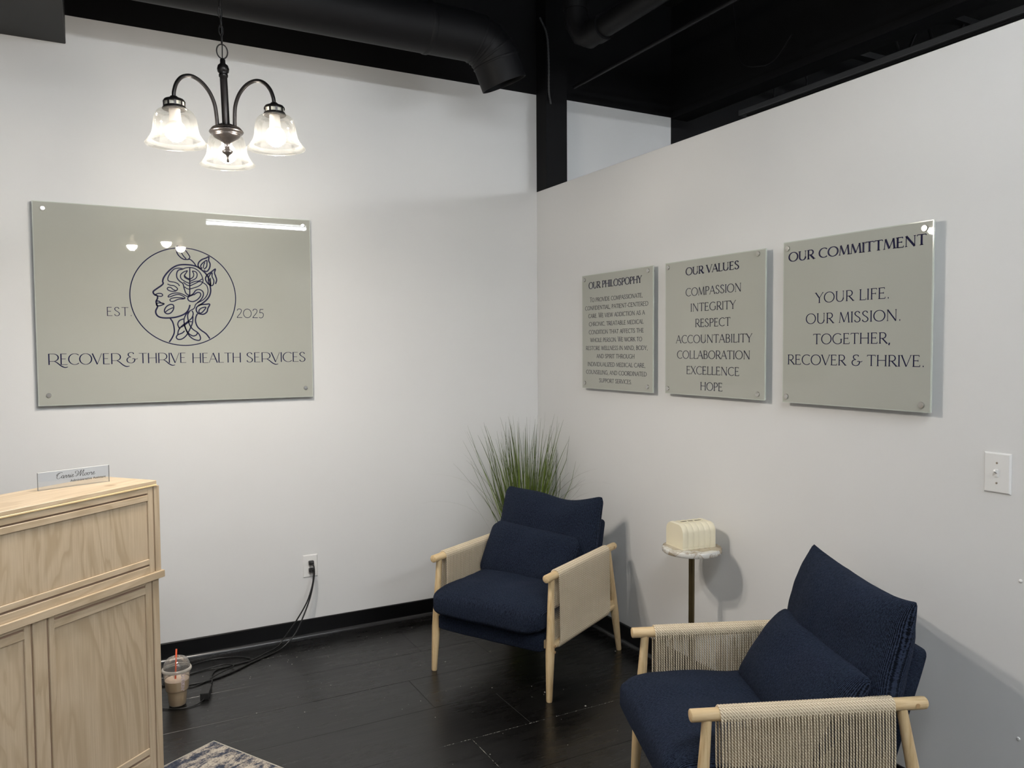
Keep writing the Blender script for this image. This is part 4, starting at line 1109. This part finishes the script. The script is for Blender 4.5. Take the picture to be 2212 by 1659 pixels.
# upper front
piece('stile', -0.012, 0.0105, 0.762, 1.0525)
piece('stile', 0.0155, 0.037, 0.762, 1.0525)
piece('rail', 0.037, LEN, 1.0325, 1.0525, 0, 0.02, 'lamh')
piece('rail', 0.037, LEN, 1.0070, 1.0270, 0, 0.02, 'lamh')
piece('panel', 0.037, LEN, 0.811, 1.0070, 0.0055, 0.02)
piece('rail', 0.037, LEN, 0.793, 0.811, 0, 0.02, 'lamh')
piece('rail', 0.037, LEN, 0.762, 0.7865, 0, 0.02, 'lamh')
# ledge
piece('ledge', -0.018, LEN, 0.738, 0.762, -0.010, DEPTH_L + 0.01, 'lamh')
# lower front
piece('stile', 0.000, 0.0265, 0.011, 0.738); piece('stile', 0.0315, 0.0565, 0.011, 0.738)
def bay(s0, s1):
    piece('rail', s0, s1, 0.7270, 0.738, 0, 0.02, 'lamh')
    piece('rail', s0, s1, 0.6970, 0.7195, 0, 0.02, 'lamh')
    piece('panel', s0, s1, 0.172, 0.6970, 0.0055, 0.02)
    piece('rail', s0, s1, 0.151, 0.172, 0, 0.02, 'lamh')
    piece('rail', s0, s1, 0.011, 0.1425, 0, 0.02, 'lamh')
bay(0.0565, 0.393)
piece('stile', 0.393, 0.4115, 0.011, 0.738); piece('stile', 0.4175, 0.4615, 0.011, 0.738); piece('stile', 0.4675, 0.487, 0.011, 0.738)
bay(0.487, 0.823)
piece('stile', 0.823, 0.8415, 0.011, 0.738); piece('stile', 0.8475, 0.8915, 0.011, 0.738); piece('stile', 0.8975, 0.917, 0.011, 0.738)
bay(0.917, 1.253)
piece('stile', 1.253, 1.2715, 0.011, 0.738); piece('stile', 1.2775, 1.3215, 0.011, 0.738); piece('stile', 1.3275, 1.347, 0.011, 0.738)
bay(1.347, LEN)

# name plate on the counter
A = Vector((-2.532, -1.245, 0)); B = Vector((-2.332, -1.156, 0))
npL = (B - A).length
npl = empty('name_plate', ((A.x + B.x) / 2, (A.y + B.y) / 2, 1.0717), math.atan2(B.y - A.y, B.x - A.x))
tag(npl, 'clear acrylic name plate with script lettering, standing on the reception desk', 'name plate')
h = 0.056; L2 = npL / 2
MB().box(-L2, L2, -0.002, 0.002, 0.0, h).build('plate', M['acrylic'], npl)
ed = MB().box(-L2, L2, -0.0021, 0.0021, h, h + 0.0009)
ed.build('plate_edge', M['plateedge'], npl)
for s in (-1, 1): MB().box(s * L2 - 0.0005, s * L2 + 0.0005, -0.0021, 0.0021, 0, h).build('plate_edge', M['platerim'], npl)
SCR = [  # (name) in a flowing hand; unit = plate lettering height
    [(0.95, 0.92), (0.85, 1.02), (0.62, 0.98), (0.35, 0.78), (0.18, 0.45), (0.2, 0.12), (0.42, 0.0), (0.72, 0.12), (0.95, 0.35)],
    [(0.62, 0.98), (0.3, 0.9), (0.08, 0.62), (0.25, 0.5)],
    [(1.25, 0.45), (1.05, 0.5), (0.92, 0.25), (0.98, 0.05), (1.15, 0.1), (1.3, 0.45), (1.24, 0.08), (1.35, 0.03), (1.5, 0.28)],
    [(1.5, 0.28), (1.58, 0.5), (1.62, 0.38), (1.72, 0.42), (1.66, 0.1), (1.76, 0.03), (1.9, 0.28)],
    [(1.9, 0.28), (1.98, 0.5), (2.02, 0.38), (2.12, 0.42), (2.06, 0.1), (2.16, 0.03), (2.28, 0.25)],
    [(2.28, 0.25), (2.36, 0.45), (2.3, 0.12), (2.4, 0.03), (2.55, 0.2)], [(2.42, 0.66), (2.44, 0.70)],
    [(2.55, 0.2), (2.78, 0.36), (2.72, 0.5), (2.6, 0.4), (2.58, 0.12), (2.74, 0.02), (2.95, 0.2)],
    [(3.25, 0.55), (3.05, 0.72), (3.12, 0.95), (3.4, 0.98), (3.55, 0.75), (3.4, 0.3), (3.2, 0.12), (3.35, 0.02)],
    [(3.45, 0.1), (3.75, 0.6), (3.98, 1.05), (3.93, 0.55), (3.9, 0.05), (4.15, 0.6), (4.42, 1.05), (4.34, 0.5), (4.32, 0.08), (4.45, 0.02), (4.6, 0.2)],
    [(4.88, 0.47), (4.7, 0.42), (4.62, 0.18), (4.75, 0.02), (4.92, 0.12), (4.95, 0.38), (4.85, 0.48), (4.98, 0.38), (5.12, 0.42)],
    [(5.35, 0.47), (5.17, 0.42), (5.09, 0.18), (5.22, 0.02), (5.39, 0.12), (5.42, 0.38), (5.32, 0.48), (5.45, 0.38), (5.58, 0.36)],
    [(5.58, 0.36), (5.66, 0.52), (5.7, 0.4), (5.82, 0.42), (5.76, 0.1), (5.86, 0.03), (6.0, 0.2)],
    [(6.0, 0.2), (6.22, 0.36), (6.16, 0.5), (6.04, 0.4), (6.02, 0.12), (6.18, 0.02), (6.4, 0.2)]]
mb = MB(); s0, hh = -0.058, 0.0165
for st in SCR:
    q = [(s0 + x * 0.0190 + y * 0.003, 0.0305 + y * hh * 1.15) for x, y in st]
    q = [(p.x, p.y) for p in bezier_pts([(a, b, 0) for a, b in q], 5)]
    ribbon(mb, q, lambda a, b, c: 0.0008 + 0.0009 * abs(b), lambda u, v: (u, -0.0024, v))
mb.build('name_lettering', M['greyink'], npl)
cu = bpy.data.curves.new('t', 'FONT'); cu.body = 'Administrative Assistant'; cu.size = 0.0098; cu.offset = 0.00022; cu.resolution_u = 3
tmp = bpy.data.objects.new('t', cu); COL.objects.link(tmp)
bpy.context.view_layer.update()
me = bpy.data.meshes.new_from_object(tmp.evaluated_get(bpy.context.evaluated_depsgraph_get()))
bpy.data.objects.remove(tmp)
xs = [v.co.x for v in me.vertices]; wtx = max(xs) - min(xs)
for v in me.vertices:
    v.co = Vector((-0.014 + (v.co.x - min(xs)) / wtx * 0.112, -0.0024, 0.0165 + v.co.y))
link('title_lettering', me, M['greyink'], npl)

# ================================================================== SWITCH, OUTLET, WALL PLUGS
def plate(mb, P, w, h, t=0.006, ch_=0.004):
    A = [P(-w, -h, 0), P(w, -h, 0), P(w, h, 0), P(-w, h, 0)]
    B = [P(-w, -h, t * 0.35), P(w, -h, t * 0.35), P(w, h, t * 0.35), P(-w, h, t * 0.35)]
    C = [P(-w + ch_, -h + ch_, t), P(w - ch_, -h + ch_, t), P(w - ch_, h - ch_, t), P(-w + ch_, h - ch_, t)]
    loft(mb, [A, B, C], True, True)
sw = empty('light_switch', (0, -2.733, 1.1275)); tag(sw, 'white toggle light switch plate on the right wall at the frame edge', 'light switch')
PR = lambda u, v, n: (-n, -u, v)
mb = MB(); plate(mb, PR, 0.0395, 0.0605); mb.build('switch_plate', M['white'], sw)
mb = MB()
vs = [PR(*q) for q in ((-0.0048, -0.0115, 0.0061), (0.0048, -0.0115, 0.0061), (0.0048, 0.0115, 0.0061), (-0.0048, 0.0115, 0.0061), (-0.0048, -0.0115, 0.0085), (0.0048, -0.0115, 0.0085), (0.0048, 0.0115, 0.0085), (-0.0048, 0.0115, 0.0085))]
mb.add(vs, [(0, 3, 2, 1), (4, 5, 6, 7), (0, 1, 5, 4), (1, 2, 6, 5), (2, 3, 7, 6), (3, 0, 4, 7)]); mb.build('toggle_frame', M['white'], sw, bevel=0.0005, seg=1)
mb = MB()
Q = [(-0.0035, -0.003, 0.006), (0.0035, -0.003, 0.006), (0.0035, 0.007, 0.006), (-0.0035, 0.007, 0.006), (-0.003, 0.006, 0.021), (0.003, 0.006, 0.021), (0.003, 0.0115, 0.019), (-0.003, 0.0115, 0.019)]
mb.add([PR(*q) for q in Q], [(0, 3, 2, 1), (4, 5, 6, 7), (0, 1, 5, 4), (1, 2, 6, 5), (2, 3, 7, 6), (3, 0, 4, 7)]); mb.build('toggle', M['white'], sw, bevel=0.0008)
for v in (-0.030, 0.030):
    mb = MB(); loft(mb, [[PR(0.003 * math.cos(2 * PI * j / 12), v + 0.003 * math.sin(2 * PI * j / 12), n) for j in range(12)] for n in (0.006, 0.0072)], False, True); mb.build('screw', M['steel'], sw)
ou = empty('wall_outlet', (-1.3895, 0, 0.3725)); tag(ou, 'white double power outlet plate with two plugs, low on the left wall', 'power outlet')
PL = lambda u, v, n: (u, -n, v)
mb = MB(); plate(mb, PL, 0.0385, 0.059); mb.build('outlet_plate', M['white'], ou)
for v in (-0.0195, 0.0195):
    mb = MB(); loft(mb, [[PL(0.017 * math.cos(2 * PI * j / 24), v + max(-0.0135, min(0.0135, 0.017 * math.sin(2 * PI * j / 24))), n) for j in range(24)] for n in (0.0055, 0.0075)], False, True); mb.build('socket_face', M['white'], ou)
for i, (y, z) in enumerate(((-2.8047, 0.8198), (-2.8086, 0.3502))):
    mb = MB(); loft(mb, [[(-n, y + r * math.cos(2 * PI * j / 20), z + r * math.sin(2 * PI * j / 20)) for j in range(20)] for r, n in ((0.0055, 0.0), (0.0055, 0.0015), (0.004, 0.0028), (0.0015, 0.003))], False, True)
    o = mb.build('wall_plug', M['white'], auto=0.8)
    tag(o, ('upper round white wall plug on the right wall below the switch', 'lower round white wall plug on the right wall near the frame corner')[i], 'wall plug', 'round white wall plugs')

# power cords
def plugc(name, lab, dz, pts, r=0.0040):
    e = empty(name, (-1.388, -0.008, 0.3725 + dz)); tag(e, lab, 'power cord', 'black power cords')
    MB().box(-0.013, 0.013, -0.022, 0.0, -0.011, 0.011).build('plug', M['cord'], e, bevel=0.005)
    MB().box(-0.008, 0.008, -0.034, -0.022, -0.008, 0.008).build('plug_neck', M['cord'], e, bevel=0.003)
    P = bezier_pts([(p[0] + 1.388, p[1] + 0.008, p[2] - 0.3725 - dz) for p in pts], 8)
    MB().tube(P, r, 8).build('cable', M['cord'], e, smooth=True)
    return e
plugc('power_cord', 'upper black power cord, plugged into the top socket and running down to the floor', 0.0195,
      [(-1.388, -0.040, 0.392), (-1.384, -0.060, 0.375), (-1.387, -0.066, 0.325), (-1.410, -0.080, 0.235), (-1.452, -0.10, 0.145), (-1.50, -0.115, 0.065), (-1.57, -0.135, 0.012), (-1.64, -0.175, 0.0045), (-1.74, -0.235, 0.0045), (-1.83, -0.30, 0.0045), (-1.93, -0.345, 0.0045), (-2.03, -0.35, 0.0045), (-2.12, -0.31, 0.0045), (-2.22, -0.28, 0.0045)])
plugc('power_cord', 'lower black power cord, plugged into the bottom socket and curling past the cup', -0.0195,
      [(-1.388, -0.040, 0.353), (-1.387, -0.056, 0.335), (-1.398, -0.070, 0.285), (-1.432, -0.085, 0.205), (-1.490, -0.085, 0.115), (-1.545, -0.08, 0.045), (-1.585, -0.10, 0.010), (-1.66, -0.165, 0.011), (-1.73, -0.20, 0.0045), (-1.80, -0.215, 0.0045), (-1.89, -0.235, 0.0045), (-1.925, -0.30, 0.0045), (-1.93, -0.36, 0.0045), (-1.945, -0.42, 0.012)], 0.0037)
P = bezier_pts([(-1.72, -0.19, 0.004), (-1.77, -0.13, 0.004), (-1.88, -0.095, 0.004), (-2.0, -0.12, 0.004), (-2.10, -0.20, 0.004), (-2.12, -0.30, 0.004), (-2.03, -0.375, 0.004), (-1.96, -0.355, 0.004), (-1.90, -0.31, 0.010), (-1.82, -0.25, 0.011), (-1.86, -0.205, 0.011), (-1.97, -0.215, 0.004), (-2.06, -0.26, 0.004)], 8)
o = MB().tube(P, 0.0026, 8).build('loose_lead', M['cord'], smooth=True); tag(o, 'loose black cord coiled on the floor behind the iced coffee cup', 'power cord', 'black power cords')
ad = empty('power_adapter', (-1.972, -0.497, 0.0), math.radians(-15)); tag(ad, 'black power adapter brick lying on the floor beside the iced coffee cup', 'power adapter')
MB().box(-0.018, 0.018, -0.048, 0.048, 0.0, 0.030).build('brick_body', M['brick'], ad, bevel=0.003)
P = bezier_pts([(0.0, -0.046, 0.014), (-0.005, -0.066, 0.008), (-0.03, -0.095, 0.0035), (-0.08, -0.115, 0.0035), (-0.14, -0.105, 0.0035), (-0.22, -0.075, 0.0035), (-0.30, -0.05, 0.0035)], 8)
MB().tube(P, 0.0024, 8).build('output_cable', M['cord'], ad, smooth=True)
MB().tube([(0, 0.046, 0.014), (0.004, 0.060, 0.014), (0.012, 0.075, 0.013)], 0.0045, 8).build('cable_boot', M['cord'], ad, smooth=True)

# ================================================================== ICED COFFEE CUP
cp = empty('iced_coffee_cup', (-2.090, -0.530, 0.0)); cp.scale = (1.03, 1.03, 1.03); tag(cp, 'iced coffee in a clear cup with orange straw, on the floor by the desk', 'cup')
wall = [(0.0, 0.002), (0.031, 0.002), (0.034, 0.006), (0.0385, 0.060), (0.0390, 0.063), (0.0440, 0.066), (0.0450, 0.070), (0.0525, 0.148)]
MB().lathe(wall, 40).build('cup_wall', M['cup'], cp, smooth=True)
MB().lathe([(0.0, 0.003), (0.0305, 0.003), (0.0330, 0.007), (0.0375, 0.060), (0.0380, 0.063), (0.0430, 0.067), (0.0440, 0.071), (0.0472, 0.108)], 40).build('coffee', M['coffee'], cp, smooth=True)
MB().lathe([(0.0470, 0.108), (0.0, 0.1085)], 40).build('coffee_surface', M['froth'], cp, smooth=True)
lid = MB().lathe([(0.0530, 0.144), (0.0575, 0.146), (0.0585, 0.152), (0.0560, 0.157), (0.0520, 0.158)], 40).build('lid_rim', M['rim'], cp, smooth=True)
MB().lathe([(0.0520, 0.158), (0.0510, 0.170), (0.0450, 0.185), (0.034, 0.196), (0.022, 0.201), (0.013, 0.2015)], 40).build('dome_lid', M['cup'], cp, smooth=True)
MB().tube([(0.013 * math.cos(2 * PI * j / 20), 0.013 * math.sin(2 * PI * j / 20), 0.2015) for j in range(20)], 0.0012, 6, closed=True).build('lid_hole_rim', M['rim'], cp, smooth=True)
MB().tube([(-0.006, 0.004, 0.100), (0.001, 0.003, 0.232)], 0.0034, 12).build('straw', M['straw'], cp, smooth=True)
mb = MB()
vd = math.atan2(-4.091 + 0.53, -2.372 + 2.09) + 0.40      # direction of the print, turned right of the camera
def cupmap(u, v):
    z = 0.143 - u; r = 0.0445 + (z - 0.073) / (0.148 - 0.073) * 0.008 + 0.0006
    if z < 0.073: r = 0.0445 + 0.0006
    a = vd + v / 0.048
    return (r * math.cos(a), r * math.sin(a), z)
text_mesh(mb, "DUNKIN'", GD, 0.0, 0.074, -0.004, 0.0150, 0.26, 0.24, cupmap, 0.0, 0.10)
mb.build('cup_lettering', M['print'], cp)

# ================================================================== RUG AND FLOOR SPECKS
C0 = Vector((-1.998, -0.945, 0)); u1 = (Vector((-2.173, -1.047, 0)) - C0).normalized(); u2 = (Vector((-1.733, -1.305, 0)) - C0).normalized()
u2 = (Vector((-u1.y, u1.x, 0)) if Vector((-u1.y, u1.x, 0)).dot(u2) > 0 else Vector((u1.y, -u1.x, 0)))
rg_ = empty('area_rug', (C0.x, C0.y, 0), math.atan2(u2.y, u2.x)); tag(rg_, 'distressed navy and cream area rug, its corner at the bottom of the photo', 'rug')
rw = u1.dot(Vector((-math.sin(rg_.rotation_euler.z), math.cos(rg_.rotation_euler.z), 0)))
sy = 1 if rw > 0 else -1
mb = MB(); NX, NY = 60, 40; LX, LY = 2.3, 1.5; vs = []
for i in range(NX + 1):
    for j in range(NY + 1):
        x = 0.008 + LX * (i / NX) ** 1.5; yv = (0.008 + LY * (j / NY) ** 1.5) * sy
        vs.append((x, yv, 0.0085 + 0.0012 * noise.noise(Vector((x * 14, yv * 14, 0)))))
fs = [(i * (NY + 1) + j, (i + 1) * (NY + 1) + j, (i + 1) * (NY + 1) + j + 1, i * (NY + 1) + j + 1) for i in range(NX) for j in range(NY)]
if sy < 0: fs = [f[::-1] for f in fs]
mb.add(vs, fs); mb.build('pile', M['rug'], rg_, smooth=True)
mb = MB(); mb.box(0.0, LX + 0.016, min(0, sy * (LY + 0.016)), max(0, sy * (LY + 0.016)), 0.0002, 0.0075); mb.build('binding', M['rugedge'], rg_, bevel=0.003)
random.seed(11)
mb = MB()
for i in range(160):
    x, y = random.uniform(-2.1, -0.05), random.uniform(-2.6, -0.05)
    r = random.uniform(0.0008, 0.0022) * (2.2 if random.random() < 0.05 else 1)
    a0 = random.uniform(0, 6); n = 5
    P0 = [(x + r * random.uniform(0.6, 1.3) * math.cos(a0 + 2 * PI * j / n), y + r * random.uniform(0.6, 1.3) * math.sin(a0 + 2 * PI * j / n)) for j in range(n)]
    loft(mb, [[(p[0], p[1], 0.0002) for p in P0], [(p[0], p[1], 0.0012) for p in P0]], False, True)
# crumbs of pale dirt caught in two plank joints
for (xa, ya, xb, yb, n) in ((-1.24, -1.405, -0.82, -1.405, 55), (-1.118, -1.42, -1.118, -1.70, 34), (-1.75, -0.205, -1.3, -0.205, 26), (-0.8, -1.405, -0.45, -1.405, 18)):
    for i in range(n):
        t = random.random(); x, y = xa + (xb - xa) * t, ya + (yb - ya) * t; r = random.uniform(0.0004, 0.0009); l = random.uniform(1, 4)
        dx, dy = (l, 1) if abs(xb - xa) > abs(yb - ya) else (1, l)
        P0 = [(x + r * dx * math.cos(2 * PI * j / 5), y + r * dy * math.sin(2 * PI * j / 5)) for j in range(5)]
        loft(mb, [[(p[0], p[1], -0.002) for p in P0], [(p[0], p[1], 0.0005) for p in P0]], False, True)
o = mb.build('paint_chips', M['chip']); tag(o, 'tiny pale specks of paint and dust scattered over the black floor', 'debris', kind='stuff')
